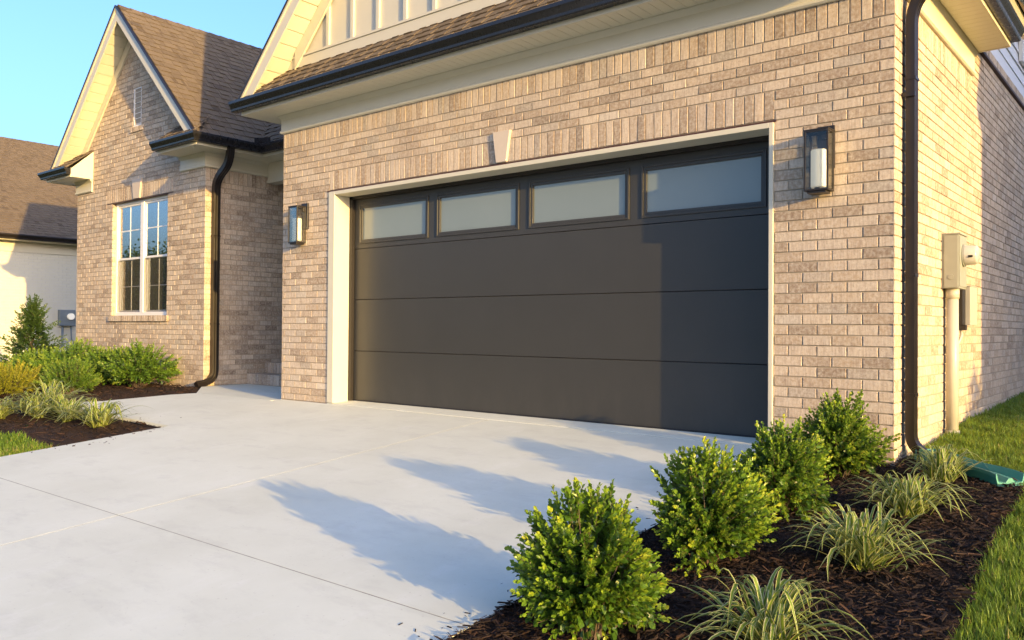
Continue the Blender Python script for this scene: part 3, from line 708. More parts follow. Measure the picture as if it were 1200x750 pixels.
# pent roof strip in front of the board-and-batten gable
pr = MB(); PB = .98
shingles(pr, (XE0-.12, -.41, 3.585), (1, 0, 0), (0, 1, .93), XE1-XE0+.22, .43*math.hypot(1, .93), seed=21)
pr.prism([(XE0-.02, -.40, 3.57), (XE0-.02, .02, 3.57+.39), (XE0-.02, .02, 3.52), (XE0-.02, -.33, 3.52)], (XE1-XE0+.05, 0, 0), .3)
hp(pr, 'eave_roof', M_SHINGLE)
# garage gable roof: left eave x=-6.6, apex x=-2.65
GCX, GHALF = -2.66, 3.96
m, dk = gable_roof(GCX, 3.60+GHALF, GHALF, 1.0, -.31, 2.9, seed=33)
rf = hp(m, 'roof', M_SHINGLE); dk.build('roof_deck', M_TRIM, rf)
f, s, b, e = rake_set(GCX, 3.60+GHALF, GHALF, 1.0, -.31, 0.0, 3.96, .17, .15)
hp(f, 'rake_board', M_TRIM); hp(s, 'rake_soffit', M_SOFFIT); hp(b, 'rake_frieze', M_TRIM); hp(e, 'drip_edge', M_SPOUT)
# board-and-batten wall
bb = MB(); bb.prism([(GCX-3.7, .02, 3.75), (GCX+3.7, .02, 3.75), (GCX, .02, 7.4)], (0, .1, 0))
bb.box((-6.2, -.004, 3.90), (.9, .0199, 4.115)); bb.box((-6.2, -.016, 4.10), (.9, -.004, 4.125))
k = 0; x = -5.74
while x < .4:
    h = 3.60+GHALF-.30-abs(x-GCX)
    if h > 4.2: bb.box((x-.025, -.006, 4.115), (x+.025, .0199, h))
    x += .432
hp(bb, 'batten_siding', M_TRIM)
# back storey roof (only its right eave shows)
m = MB(); shingles(m, (XC+.32, 2.9, 4.70), (0, 1, 0), N((-1, 0, .55)), 11, 3.6, seed=44); m.prism([(XC+.32, 2.9, 4.69), (XC+.32, 2.9, 4.60), (XC-.1, 2.9, 4.68), (-2.6, 2.9, 5.9), (-2.6, 2.9, 6.25)], (0, 11, 0), .3)
hp(m, 'rear_roof', M_SHINGLE)
m = MB(); m.box((XC, 2.8, 4.60), (XC+.30, 14, 4.62)); m.box((XC+.30, 2.8, 4.58), (XC+.32, 14, 4.70)); hp(m, 'rear_soffit', M_TRIM)
m = MB(); gutter(m, [(XC+.32, 2.8, 0), (XC+.32, 14, 0)], [(1, 0, 0), (1, 0, 0)], 4.58); hp(m, 'rear_gutter', M_GUTTER, fixn=True)

# gable corner returns: each corner has its own frieze, soffit and fascia
YR = .15
def frz(P, Ov):
    fz = MB(); frieze(fz, P, Ov); fz.sweep(PROF_C, [(p[0], p[1], 3.378) for p in P], Ov); hp(fz, 'frieze_board', M_TRIM, fixn=True)
frz([(-9.49, GY), (GX1, GY), (GX1, 1.57)], [(0, -1, 0), (1, -1, 0), (1, 0, 0)])
frz([(GX0, 3), (GX0, GY), (-12.49, GY)], [(-1, 0, 0), (-1, -1, 0), (0, -1, 0)])
sf = MB()
planks(sf, (-9.49, YR, 3.44), (1, 0, 0), (0, 1, 0), (0, 0, 1), 9.49-8.42, GY-YR, .1)
planks(sf, (GX1, GY, 3.44), (0, 1, 0), (1, 0, 0), (0, 0, 1), 1.05, .39, .1)
planks(sf, (-8.44, 1.24, 3.44), (1, 0, 0), (0, 1, 0), (0, 0, 1), 2.3, .35, .1)
hp(sf, 'soffit', M_SOFFIT)
sf = MB()
planks(sf, (-13.44, YR, 3.44), (1, 0, 0), (0, 1, 0), (0, 0, 1), .95, GY-YR, .1)
planks(sf, (-13.44, GY, 3.44), (0, 1, 0), (1, 0, 0), (0, 0, 1), 3, .34, .1)
hp(sf, 'soffit', M_SOFFIT)
fa = MB()
fa.box((-9.49, YR-.018, 3.436), (-8.40, YR, 3.60)); fa.box((-8.42, YR, 3.436), (-8.402, 1.24, 3.60)); fa.box((-8.42, 1.222, 3.436), (-6.15, 1.24, 3.60))
fa.prism([(-9.49, YR, 3.442), (-9.49, GY, 3.442), (-9.49, GY, 3.93), (-9.49, YR, 3.58)], (.02, 0, 0))
hp(fa, 'fascia', M_TRIM)
fa = MB(); fa.box((-13.46, YR-.018, 3.436), (-12.49, YR, 3.60)); fa.box((-13.46, YR, 3.436), (-13.44, 6, 3.60))
fa.prism([(-12.508, YR, 3.442), (-12.508, GY, 3.442), (-12.508, GY, 3.93), (-12.508, YR, 3.58)], (.02, 0, 0))
hp(fa, 'fascia', M_TRIM)
rr_ = MB(); shingles(rr_, (-13.4, .07, 3.585), (1, 0, 0), (0, 1, .80), .93, .57, seed=5); hp(rr_, 'return_roof', M_SHINGLE)
rr_ = MB(); shingles(rr_, (-9.50, .07, 3.585), (1, 0, 0), (0, 1, .80), 1.0, .57, clip=lambda t: (0, 1.12-t*.6), seed=6)
hp(rr_, 'return_roof', M_SHINGLE)
gt = MB(); gutter(gt, [(-9.52, YR-.018, 0), (-8.40, YR-.018, 0), (-8.40, 1.22, 0), (-6.18, 1.22, 0)], [(0, -1, 0), (1, -1, 0), (1, -1, 0), (0, -1, 0)])
g2 = MB(); gutter(g2, [(-13.46, 6, 0), (-13.46, YR-.018, 0), (-12.46, YR-.018, 0)], [(-1, 0, 0), (-1, -1, 0), (0, -1, 0)])
hp(g2, 'gutter', M_GUTTER, fixn=True)
# splash guards in the valley corner
gt.prism([(-8.33, 1.02, 3.59), (-8.33, 1.15, 3.59), (-8.33, 1.15, 3.70), (-8.33, 1.02, 3.68)], (.004, 0, 0)); gt.prism([(-8.33, 1.15, 3.59), (-8.12, 1.15, 3.59), (-8.12, 1.15, 3.68), (-8.33, 1.15, 3.70)], (0, .004, 0))
hp(gt, 'gutter', M_GUTTER, fixn=True)
# entry roof and beam, ceiling, steps, back wall
m = MB(); valley = lambda t: (-(t/math.hypot(1, .98)), 2.32)
shingles(m, (-8.40, 1.17, 3.575), (1, 0, 0), (0, 1, .98), 2.3, 3.3, clip=valley, seed=8)
m.prism([(-11, 1.2, 3.56), (-11, 3.6, 3.56+.98*2.4), (-11, 3.6, 5.8), (-11, 1.3, 3.5)], (4.9, 0, 0), .3)
hp(m, 'entry_roof', M_SHINGLE)
m = MB(); m.box((-8.80, 1.57, 3.125), (-6.15, 1.75, 3.44)); m.box((-8.80, 1.552, 3.125), (-6.15, 1.57, 3.165)); hp(m, 'entry_beam', M_TRIM)
m = MB(); m.box((-8.8, 1.75, 3.2), (-6.15, 4.6, 3.24)); m.box((-8.8, 4.5, 0), (-6.15, 4.6, 3.2)); hp(m, 'entry_wall', M_TRIM)
m = MB(); m.box((-8.0, 4.42, .5), (-7.0, 4.5, 2.7)); hp(m, 'front_door', M_SPOUT)
def step(y0, z0, z1):
    m = MB(); m.box((-8.80, y0+.012, z0-.1), (-6.15, 4.5, z1-.008), .5, 1); x = -8.80
    while x < -6.2:
        m.box((x, y0, z0+.004), (min(x+.0665, -6.155), y0+.20, z1)); x += .0762
    hp(m, 'step', M_BRICK, bevel=.002)
step(1.24, 0, .158); step(1.56, .158, .316)

# ------------------------------------------------------------------ garage door frame + door
fr_ = MB()
# brick reveal slivers, white jambs and head
fr_.box((GW+.0, -.012, 0.012), (GW+.105, .21, GH-.012)); fr_.box((-.034, -.012, 0.012), (.0, .21, GH-.012))
fr_.box((GW+.105, -.012, GH-.052), (-.034, .21, GH-.012))
hp(fr_, 'door_casing', M_TRIM, bevel=.003)
m = MB(); m.box((GW-.03, -.008, GH-.0115), (.02, .12, GH+.001)); hp(m, 'lintel', M_BROWN)
m = MB(); m.box((GW+.10, .212, .03), (GW+.15, .25, GH-.05)); m.box((-.06, .212, .03), (-.02, .25, GH-.05)); m.box((GW+.1, .212, GH-.085), (-.02, .25, GH-.04)); hp(m, 'door_stop', M_LAMPMETAL)
m = MB(); m.box((GW+.02, .30, 0), (.02, .6, 2.9)); hp(m, 'garage_interior', M_DARK)
sl = MB(); sl.prism([(GW+.0, -.012, -.1), (GW+.0, -.012, .004), (GW+.0, .05, .012), (GW+.0, .32, .030), (GW, .32, -.1)], (-GW, 0, 0)); hp(sl, 'threshold', M_CONC)
DX0, DX1, DY = GW+.108, -.03, .262
seams = [.035, .604, 1.195, 1.784, 2.395]
gd = MB(); gd.box((DX0, DY+.03, .035), (DX1, DY+.045, 2.39)); GD = hp(gd, 'garage_door', M_DOOR)
GD['label'] = 'wide charcoal sectional garage door with four frosted windows'
for i in range(3):
    m = MB(); z0, z1 = seams[i]+.001, seams[i+1]-.001
    m.sweep([(0, z0), (.015, z0), (.018, z0+.003), (.018, z1-.005), (.014, z1-.001), (.012, z1), (0, z1)], [(DX0, DY+.03-.0, 0), (DX1, DY+.03, 0)], [(0, -1.6, 0)]*2); m.build('door_section', M_DOOR, GD, fixn=True)
PW = []
x0 = -4.975
for k in range(4): PW.append((x0+k*1.246, x0+k*1.246+1.03))
m = MB(); z0, z1 = seams[3]+.002, seams[4]; wz0, wz1 = 1.886, 2.247; yy0, yy1 = DY, DY+.03
m.box((DX0, yy0, z0), (DX1, yy1, wz0-.045)); m.box((DX0, yy0, wz1+.045), (DX1, yy1, z1))
e0 = DX0
for (a, b) in PW: m.box((e0, yy0, wz0-.045), (a-.045, yy1, wz1+.045)); e0 = b+.045
m.box((e0, yy0, wz0-.045), (DX1, yy1, wz1+.045)); m.build('door_section', M_DOOR, GD)
for (a, b) in PW:
    f = MB(); fr(f, a-.047, b+.047, wz0-.047, wz1+.047, .020, yy0-.012, yy0+.022); fr(f, a-.027, b+.027, wz0-.027, wz1+.027, .027, yy0-.004, yy0+.022); f.build('window_frame', M_DOOR, GD, bevel=.003)
    f = MB(); f.box((a-.01, yy0+.014, wz0-.01), (b+.01, yy0+.020, wz1+.01)); f.build('pane', M_FROST, GD)
m = MB(); m.box((DX0, DY-.005, .026), (DX1, DY+.03, .042)); m.build('bottom_seal', M_RUBBER, GD)

# ------------------------------------------------------------------ downspouts
def rect_spout(mb, pts, dirs, w, t, ridges=True):
    """corrugated rectangular pipe; dirs = width direction per point"""
    prof = []
    k = 5
    for i in range(k+1): prof.append((-w/2+w*i/k, -t/2+(.004 if i % 2 else 0)))
    for i in range(k+1): prof.append((w/2-w*i/k, t/2-(.004 if i % 2 else 0)))
    n = len(pts); P = [np.asarray(p, float) for p in pts]; outs = []; ups = []
    for i in range(n):
        d = N(P[min(i+1, n-1)]-P[max(i-1, 0)]); a = np.asarray(dirs, float); a = N(a-d*np.dot(a, d)); outs.append(a); ups.append(np.cross(a, d))
    mb.sweep(prof, P, outs, ups)
def arc(p0, p1, p2, n=7):
    p0, p1, p2 = [np.asarray(p, float) for p in (p0, p1, p2)]
    return [(1-t)**2*p0+2*t*(1-t)*p1+t*t*p2 for t in np.linspace(0, 1, n)]
m = MB(); xs_ = XC+.055; ys_ = .215
path = arc((xs_, ys_, .16), (xs_, ys_, .035), (xs_+.17, ys_, .005), 9)[::-1]
path += [(xs_, ys_, 1.0), (xs_, ys_, 2.0), (xs_, ys_, 2.95)]+arc((xs_, ys_, 3.02), (xs_, ys_, 3.20), (xs_+.15, ys_, 3.27), 9)+arc((xs_+.20, ys_, 3.295), (xs_+.30, ys_, 3.34), (xs_+.31, ys_, 3.48), 6)
rect_spout(m, path, (0, 1, 0), .085, .062)
m.box((XC+.003, ys_-.06, 2.5), (XC+.088, ys_-.044, 2.53)); 
for zz in (2.62, 1.25, .42): m.box((XC+.018, ys_-.0465, zz), (XC+.090, ys_+.0465, zz+.022))
hp(m, 'downspout', M_SPOUT, fixn=True)
m = MB(); xs2, ys2 = GX1+.052, .665
path = arc((xs2, ys2, .22), (xs2, ys2, .05), (xs2+.03, ys2-.30, .02), 9)[::-1]+[(xs2, ys2, 1), (xs2, ys2, 2.85)]+arc((xs2, ys2, 2.92), (xs2, ys2, 3.05), (xs2+.17, ys2, 3.15), 7)+arc((xs2+.22, ys2, 3.18), (xs2+.36, ys2, 3.26), (xs2+.37, ys2, 3.48), 7)
rect_spout(m, path, (0, 1, 0), .10, .075)
for zz in (2.2, .9): m.box((GX1+.004, ys2-.054, zz), (GX1+.095, ys2+.054, zz+.025))
hp(m, 'downspout', M_SPOUT, fixn=True)

# ------------------------------------------------------------------ wall lanterns
def lantern(x, xp, label):
    L = thing('wall_lantern', (x, 0, 1.85), label, 'wall lamp', 'box lanterns beside the garage door')
    y0, y1 = -.140, -.012; z0, z1 = 1.862, 2.292; x0, x1 = x-.086, x+.086; t = .013
    m = MB(); m.box((xp-.06, -.020, 2.03), (xp+.06, 0.002, 2.335)); m.build('back_plate', M_LAMPMETAL, L, bevel=.003)
    m = MB(); m.box((xp-.02, -.05, 2.24), (xp+.02, -.018, 2.28)); m.box((x-.03, y1-.03, z1-.004), (x+.03, -.0, z1+.018)); m.build('bracket', M_LAMPMETAL, L, bevel=.002)
    m = MB()
    for a in (x0, x1-t):
        for b in (y0, y1-t): m.box((a, b, z0), (a+t, b+t, z1))
    for zz in (z0, z1-t):
        m.box((x0+t, y0, zz), (x1-t, y0+t, zz+t)); m.box((x0+t, y1-t, zz), (x1-t, y1, zz+t)); m.box((x0, y0+t, zz), (x0+t, y1-t, zz+t)); m.box((x1-t, y0+t, zz), (x1, y1-t, zz+t))
    m.box((x0-.003, y0-.003, z1), (x1+.003, y1+.003, z1+.007)); m.box((x0+.02, y0+.012, z0-.016), (x1-.02, y1-.012, z0-.0)); m.box((x0+.012, y0+.012, z0+.002), (x1-.012, y1-.012, z0+.010))
    m.build('lamp_frame', M_LAMPMETAL, L, bevel=.0015)
    m = MB(); m.box((x0+t, y0+.005, z0+t), (x1-t, y0+.008, z1-t)); m.box((x0+.005, y0+t, z0+t), (x0+.008, y1-t, z1-t)); m.box((x1-.008, y0+t, z0+t), (x1-.005, y1-t, z1-t)); m.build('glass', M_LGLASS, L)
    m = MB(); c = (x, (y0+y1)/2); m.tube([(c[0], c[1], z0+.012), (c[0], c[1], z0+.030)], .03, 20); m.build('lamp_socket', M_LAMPMETAL, L)
    m = MB(); m.tube([(c[0], c[1], z0+.028), (c[0], c[1], z0+.034), (c[0], c[1], z0+.288), (c[0], c[1], z0+.295)], [.050, .055, .055, .050], 28); o = m.build('lamp_shade', M_CANDLE, L, smooth=False)
    return L
lantern(.361, .39, 'dark box lantern with white cylinder on brick right of the garage door')
lantern(-5.755, -5.69, 'dark box lantern with white cylinder on brick left of the garage door')

# ------------------------------------------------------------------ electric meter, right wall
MT = thing('electric_meter', (XC, 1.5, 0), 'beige electric meter box with conduit down the sunlit side wall', 'meter box')
m = MB(); m.box((XC+.0, 1.36, 1.22), (XC+.125, 1.635, 1.655)); m.box((XC+.02, 1.353, 1.225), (XC+.118, 1.36, 1.645)); m.box((XC+.125, 1.375, 1.235), (XC+.131, 1.62, 1.64)); m.box((XC-.0, 1.352, 1.652), (XC+.137, 1.643, 1.664))
m.tube([(XC+.07, 1.3525, 1.31), (XC+.07, 1.3495, 1.31)], .022, 20); m.build('meter_box', M_METER, MT, bevel=.004)
m = MB(); m.tube([(XC+.13, 1.50, 1.49), (XC+.142, 1.50, 1.49)], .092, 28); m.build('meter_ring', M_METER, MT)
m = MB(); m.tube([(XC+.14, 1.50, 1.49), (XC+.15, 1.50, 1.49), (XC+.225, 1.50, 1.49), (XC+.238, 1.50, 1.49)], [.082, .080, .076, .066], 28); m.build('meter_dial', M_DIAL, MT, smooth=True)
m = MB(); m.box((XC+.180, 1.420, 1.468), (XC+.212, 1.4255, 1.485)); m.build('meter_readout', M_RUBBER, MT)
m = MB(); m.tube([(XC+.062, 1.45, -.05), (XC+.062, 1.45, .075)], .055, 20); m.tube([(XC+.062, 1.45, .07), (XC+.062, 1.45, 1.14)], .045, 20); m.tube([(XC+.062, 1.45, 1.14), (XC+.062, 1.45, 1.222)], .051, 20); m.build('conduit', M_PVC, MT, smooth=True)
m = MB(); m.box((XC+.0, 2.03, .93), (XC+.085, 2.31, 1.265)); m.box((XC+.0, 2.02, 1.262), (XC+.09, 2.32, 1.272)); m.build('junction_box', M_PVC, MT, bevel=.006)
m = MB(); m.box((XC, 1.87, .93), (XC+.055, 1.99, 1.27)); m.box((XC+.0, 1.89, .885), (XC+.075, 1.95, .93)); m.build('cable_clamp', M_LAMPMETAL, MT, bevel=.004)
m = MB(); m.tube([(XC+.03, 1.92, .90), (XC+.04, 1.91, .84), (XC+.018, 1.86, .76), (XC+.015, 1.87, .6), (XC+.015, 1.87, .0)], .012, 10); m.build('cable', M_PVC, MT, smooth=True)

# ------------------------------------------------------------------ green splash trough under the downspout
SB = thing('splash_block', (1.3, 0, gz(1.3, -.1)), 'long green plastic rain trough leading from the downspout to the lawn', 'splash block')
m = MB(); a = np.array([1.00, .22]); b = np.array([1.57, -.26]); dd = N(np.append(b-a, 0)); sd_ = np.array([-dd[1], dd[0], 0])
pts = []; n = 14; prof = [(-1, .055), (-1, .075), (-.93, .078), (-.80, .028), (-.35, .022), (-.12, .05), (.12, .05), (.35, .022), (.80, .028), (.93, .078), (1, .075), (1, .055), (.86, .0), (-.86, .0)]
path = []; outs = []
for i in range(n):
    t = i/(n-1); p = a*(1-t)+b*t; wdt = .06+.04*t; path.append((p[0], p[1], gz(*p)+.035-.012*t+.006*math.sin(t*9))); outs.append(sd_*wdt)
m.sweep(prof, path, outs); m.build('trough', M_GREEN, SB, fixn=True, bevel=.004, smooth=False)
m = MB(); p = np.array([*a, gz(*a)+.02]); m.obox(p-dd*.03-sd_*.075, dd*.02, sd_*.15, (0, 0, .085)); m.build('end_wall', M_GREEN, SB, bevel=.004)

# ------------------------------------------------------------------ neighbouring houses
NB = thing('neighbour_house', (-22, 5, 0), 'white painted brick house with brown shingle roof at the far left', 'house')
NX = -21.0; NZE = 3.17; MY0, MY1 = 3.36, 3.76
w = MB(); wallmesh(w, (NX, 0, 0), (0, 1, 0), (1, 0, 0), lambda a, b: [(.2, 11)], rows(-.4, 3.13, 46), off=0, d=.004)
w.box((NX-9, .2, -.4), (NX-.02, 11, 3.1), .5, 1); w.build('wall', M_WBRICK, NB)
PN = .62
m = MB(); shingles(m, (NX+.38, -.1, NZE+.02), (0, 1, 0), N((-1, 0, PN)), 11.5, 6.8, seed=55)
zz = NZE+.02+PN*5.75; m.prism([(NX+.38, -.1, NZE+.01), (NX+.38, -.1, NZE-.10), (NX-11, -.1, NZE-.1), (NX-11, -.1, NZE), (NX-5.4, -.1, zz-.01)], (0, 11.5, 0), .3); m.build('roof', M_SHINGLE, NB)
m = MB(); gutter(m, [(NX+.38, -.1, 0), (NX+.38, 11.3, 0)], [(1, 0, 0)]*2, NZE-.11); m.build('gutter', M_SPOUT, NB, fixn=True)
m = MB(); m.box((NX, 0, NZE-.13), (NX+.38, 11.2, NZE-.10)); m.box((NX, .1, NZE-.40), (NX+.025, 11, NZE-.13)); m.build('frieze_board', M_TRIM, NB)
GM = thing('electric_meter', (NX, 3.6, 0), 'grey electric meter box with pipes on the shaded white brick wall', 'meter box')
m = MB(); m.box((NX, MY0, .87), (NX+.14, MY1, 1.30)); m.build('meter_box', M_GREYBOX, GM, bevel=.01)
m = MB(); m.tube([(NX+.14, MY1-.13, 1.12), (NX+.22, MY1-.13, 1.12)], .085, 20); m.build('meter_dial', M_CANDLE, GM)
m = MB(); m.tube([(NX+.06, MY0+.1, -.3), (NX+.06, MY0+.1, .88)], .028, 12); m.build('conduit', M_GREYBOX, GM, smooth=True)
m = MB(); m.tube([(NX+.05, MY1-.08, .88), (NX+.05, MY1-.06, .5), (NX+.05, MY1, .45), (NX+.05, MY1, -.3)], .018, 10); m.build('conduit', M_GREYBOX, GM, smooth=True)
# house on the next lot to the right: it throws the shade on the side wall
RH = thing('neighbour_house', (13, 6, 0), 'brick house standing on the lot to the right', 'house')
HY = .62
w = MB(); w.box((10, HY, -.3), (17, 14, 4.4)); w.build('wall', M_BRICK[0], RH)
m = MB(); shingles(m, (9.6, HY-.13, 4.46), (0, 1, 0), N((1, 0, .78)), 13, 5.0, seed=60); shingles(m, (17.4, HY-.13, 4.46), (0, 1, 0), N((-1, 0, .78)), 13, 5.0, seed=61)
m.prism([(9.6, HY-.13, 4.45), (9.6, HY-.13, 4.30), (17.4, HY-.13, 4.30), (17.4, HY-.13, 4.45), (13.5, HY-.13, 7.47)], (0, 13, 0), .3); m.build('roof', M_SHINGLE, RH)
for wx in (11, 14.4):
    m = MB(); fr(m, wx, wx+1.2, 1, 2.5, .06, HY-.05, HY+.02); wr = m.build('window', M_FRAME, RH)
    m = MB(); m.box((wx+.06, HY-.02, 1.06), (wx+1.14, HY-.01, 2.44)); m.build('pane', M_GLASS, wr)


# ------------------------------------------------------------------ plants
def leaves(mb, P, D, size, asp=.55, fold=.25, seed=1, rnd=None, cup=.2):
    """many folded leaves. P base points, D directions, size lengths"""
    r = np.random.default_rng(seed); n = len(P); D = D/np.linalg.norm(D, axis=1)[:, None]
    ref = r.standard_normal((n, 3)); S = np.cross(D, ref); S /= np.linalg.norm(S, axis=1)[:, None]; U = np.cross(S, D)
    flip = np.sign(U[:, 2]+.001)[:, None]; U = U*flip; 
    L = size[:, None]; W = L*asp*.5
    c0 = P; c1 = P+D*L*.5-U*L*.02; c2 = P+D*L+U*L*(-cup*.5)
    l1 = P+D*L*.30-S*W*.8+U*W*fold; l2 = P+D*L*.68-S*W*.92+U*W*fold; r1 = P+D*L*.30+S*W*.8+U*W*fold; r2 = P+D*L*.68+S*W*.92+U*W*fold
    V = np.stack([c0, r1, r2, c2, l2, l1, c1], 1).reshape(-1, 3); b = 7*np.arange(n)[:, None]
    rn = (r.random(n) if rnd is None else rnd); k0 = mb.n
    mb.add(V, (b+np.array([0, 1, 2, 6])), np.repeat(rn, 7)); mb.f.append((b+np.array([6, 2, 3, 4])+k0, 0)); mb.f.append((b+np.array([0, 6, 4, 5])+k0, 0))
def rad_fn(seed, rough=.14):
    r = np.random.default_rng(seed); ks = r.normal(0, 2.6, (7, 3)); ph = r.uniform(0, 6.28, 7)
    return lambda d: 1+rough*np.sin(d@ks.T+ph).sum(1)/2.6
def shrub(name, x, y, w, h, label, cat='shrub', group=None, mat=None, seed=1, shoots=330, per=22, leaf=.019, shoot_len=.16, asp=.55, lift=.08, bright=1, rough=.12, shape='ball', zoff=0, upb=.55):
    """twiggy crown: shoots reach out of a loose ball, with opposite leaves along each"""
    z0 = gz(x, y)+zoff; T = thing(name, (x, y, z0), label, cat, group); r = np.random.default_rng(seed); rf_ = rad_fn(seed, rough)
    d = r.standard_normal((shoots, 3)); d[:, 2] = np.abs(d[:, 2])*1.35-.78; d /= np.linalg.norm(d, axis=1)[:, None]
    rw = w/2; rh = h/2; c = np.array([x, y, z0+lift*.4+rh*.86])
    sc = rf_(d)*r.uniform(.80, 1.08, shoots)
    if shape == 'cone':
        t = r.random(shoots)**1.25; a = r.uniform(0, 6.283, shoots); rr2 = rw*(1-t)**.72*sc+.03
        tip = np.stack([x+np.cos(a)*rr2, y+np.sin(a)*rr2, z0+.06+t*h], 1); base = np.stack([x+0*a, y+0*a, z0+.02+t*h*.86], 1)
        dirs = N_(tip-base*1.0+np.array([0, 0, .12*h])*.4)
    else:
        tip = c+d*np.array([rw, rw, rh*1.0])*sc[:, None]*np.where(d[:, 2:3] < .25, np.array([[1.12, 1.12, 1.]]), 1.); tip[:, 2] = np.maximum(tip[:, 2], z0+.035); dirs = N_(d*np.array([1, 1, .9])+np.array([0, 0, upb]))
    st = tip-dirs*shoot_len*r.uniform(.7, 1.2, shoots)[:, None]
    m = MB(); t = (np.arange(per//2)+.5)/(per//2)
    P = []; D = []; S = []; Rn = []
    side0 = N_(np.cross(dirs, r.standard_normal((shoots, 3)))); side1 = np.cross(dirs, side0)
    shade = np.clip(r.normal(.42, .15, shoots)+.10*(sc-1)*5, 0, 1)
    for j, tt in enumerate(t):
        p = st+(tip-st)*tt; sd0 = side0 if j % 2 else side1
        ang = .75-.45*tt
        for sg in (1, -1):
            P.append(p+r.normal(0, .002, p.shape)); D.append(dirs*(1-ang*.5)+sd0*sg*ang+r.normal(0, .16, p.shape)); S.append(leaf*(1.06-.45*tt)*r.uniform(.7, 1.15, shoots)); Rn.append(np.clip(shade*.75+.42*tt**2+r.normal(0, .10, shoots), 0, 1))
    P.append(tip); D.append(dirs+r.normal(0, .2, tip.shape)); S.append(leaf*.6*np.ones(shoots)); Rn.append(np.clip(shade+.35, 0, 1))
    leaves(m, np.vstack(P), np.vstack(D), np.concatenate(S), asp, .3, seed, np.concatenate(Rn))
    # inner leaves that close the crown
    ni = int(shoots*per*.35); q = r.standard_normal((ni, 3)); q /= np.linalg.norm(q, axis=1)[:, None]
    if shape == 'cone':
        tt = r.random(ni); a = r.uniform(0, 6.28, ni); rr2 = rw*.75*(1-tt)**.8; PI_ = np.stack([x+np.cos(a)*rr2, y+np.sin(a)*rr2, z0+.05+tt*h*.85], 1)
    else:
        q[:, 2] = np.abs(q[:, 2])*1.5-.85; PI_ = c+q*np.array([rw, rw, rh])*(r.uniform(.35, .82, ni)*rf_(q))[:, None]; PI_[:, 2] = np.maximum(PI_[:, 2], z0+.04)
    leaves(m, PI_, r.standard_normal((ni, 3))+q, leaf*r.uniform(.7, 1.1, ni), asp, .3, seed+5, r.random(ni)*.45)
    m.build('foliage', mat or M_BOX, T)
    m = MB()
    for k in range(0, shoots, 2 if shape != 'cone' else 3):
        b0 = np.array([x, y, z0-.02])+r.normal(0, .02, 3)*(1, 1, 0); 
        if shape == 'cone': b0 = np.array([x, y, max(z0, tip[k, 2]-.25*h)])
        mid = (b0+st[k])/2+np.array([0, 0, .03]); m.tube([b0, mid, st[k], tip[k]], [.0042, .003, .0018, .0009], 4, False)
    if shape == 'cone': m.tube([(x, y, z0-.02), (x, y, z0+h*.9)], [.014, .004], 8)
    m.build('stems', M_BARK, T); return T
def N_(a): return a/np.linalg.norm(a, axis=1)[:, None]
GB = 'boxwoods in a row along the driveway'
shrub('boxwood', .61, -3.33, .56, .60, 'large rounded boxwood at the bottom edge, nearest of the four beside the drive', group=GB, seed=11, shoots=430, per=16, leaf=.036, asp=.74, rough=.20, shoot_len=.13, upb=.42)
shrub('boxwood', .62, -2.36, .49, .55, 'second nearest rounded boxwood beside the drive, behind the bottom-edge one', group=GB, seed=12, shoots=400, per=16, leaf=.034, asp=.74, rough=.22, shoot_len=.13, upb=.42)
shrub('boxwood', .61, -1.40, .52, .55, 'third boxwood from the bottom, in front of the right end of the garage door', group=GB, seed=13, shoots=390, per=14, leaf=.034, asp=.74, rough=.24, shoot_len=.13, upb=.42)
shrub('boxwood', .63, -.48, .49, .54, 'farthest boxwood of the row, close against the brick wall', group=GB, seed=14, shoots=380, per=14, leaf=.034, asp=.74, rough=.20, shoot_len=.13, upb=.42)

def liriope(x, y, w, h, label, seed, n=130, mat=None, group='striped grass-like plants in the right bed', bw=.0080):
    z0 = gz(x, y)+.02; r = np.random.default_rng(seed); m = MB(); seg = 9
    a = r.uniform(0, 6.283, n); reach = w/2*r.uniform(.3, 1.15, n)**.8; ht = h*r.uniform(.5, 1.1, n)*(1.12-.42*reach/(w/2)); wd_ = bw*r.uniform(.7, 1.25, n)
    bx = x+r.normal(0, .03, n); by = y+r.normal(0, .03, n); cur = r.normal(0, .22, n)
    t = np.linspace(0, 1, seg)
    aa = a[:, None]+cur[:, None]*t[None]**2
    rad = reach[:, None]*(t[None]**.95); drop = r.uniform(.8, 1.7, n)[:, None]
    zz = ht[:, None]*(np.sin(np.minimum(t[None]*drop*1.75, 2.9))*1.0)+.002
    X = bx[:, None]+np.cos(aa)*rad; Y = by[:, None]+np.sin(aa)*rad; Z = z0+np.maximum(zz, .008*t[None]+.004)
    ww = wd_[:, None]*np.clip(np.minimum(.55+t*3, (1-t)*2.6+.04), .05, 1)[None]
    C = np.stack([X, Y, Z], -1); T = np.gradient(C, axis=1); T /= np.linalg.norm(T, axis=2)[..., None]
    S = np.cross(T, np.array([0, 0, 1.])); S /= (np.linalg.norm(S, axis=2)[..., None]+1e-6); U = np.cross(S, T)
    Lf = C-S*ww[..., None]+U*ww[..., None]*.25; Rg = C+S*ww[..., None]+U*ww[..., None]*.25
    V = np.stack([Lf, C, Rg], 2).reshape(-1, 3)
    uv = np.zeros((n, seg, 3, 2)); uv[..., 0, 0] = 0; uv[..., 1, 0] = .5; uv[..., 2, 0] = 1; uv[..., 1] = t[None, :, None]
    b = []
    for i in range(seg-1):
        for j in (0, 1): b.append([i*3+j, i*3+j+1, (i+1)*3+j+1, (i+1)*3+j])
    F = (np.array(b)[None]+(seg*3)*np.arange(n)[:, None, None]).reshape(-1, 4)
    m.add(V, F, np.repeat(r.random(n), seg*3), uv.reshape(-1, 2)); return tag(m.build('liriope', mat or M_STRAP, smooth=True), label, 'grass plant', group)
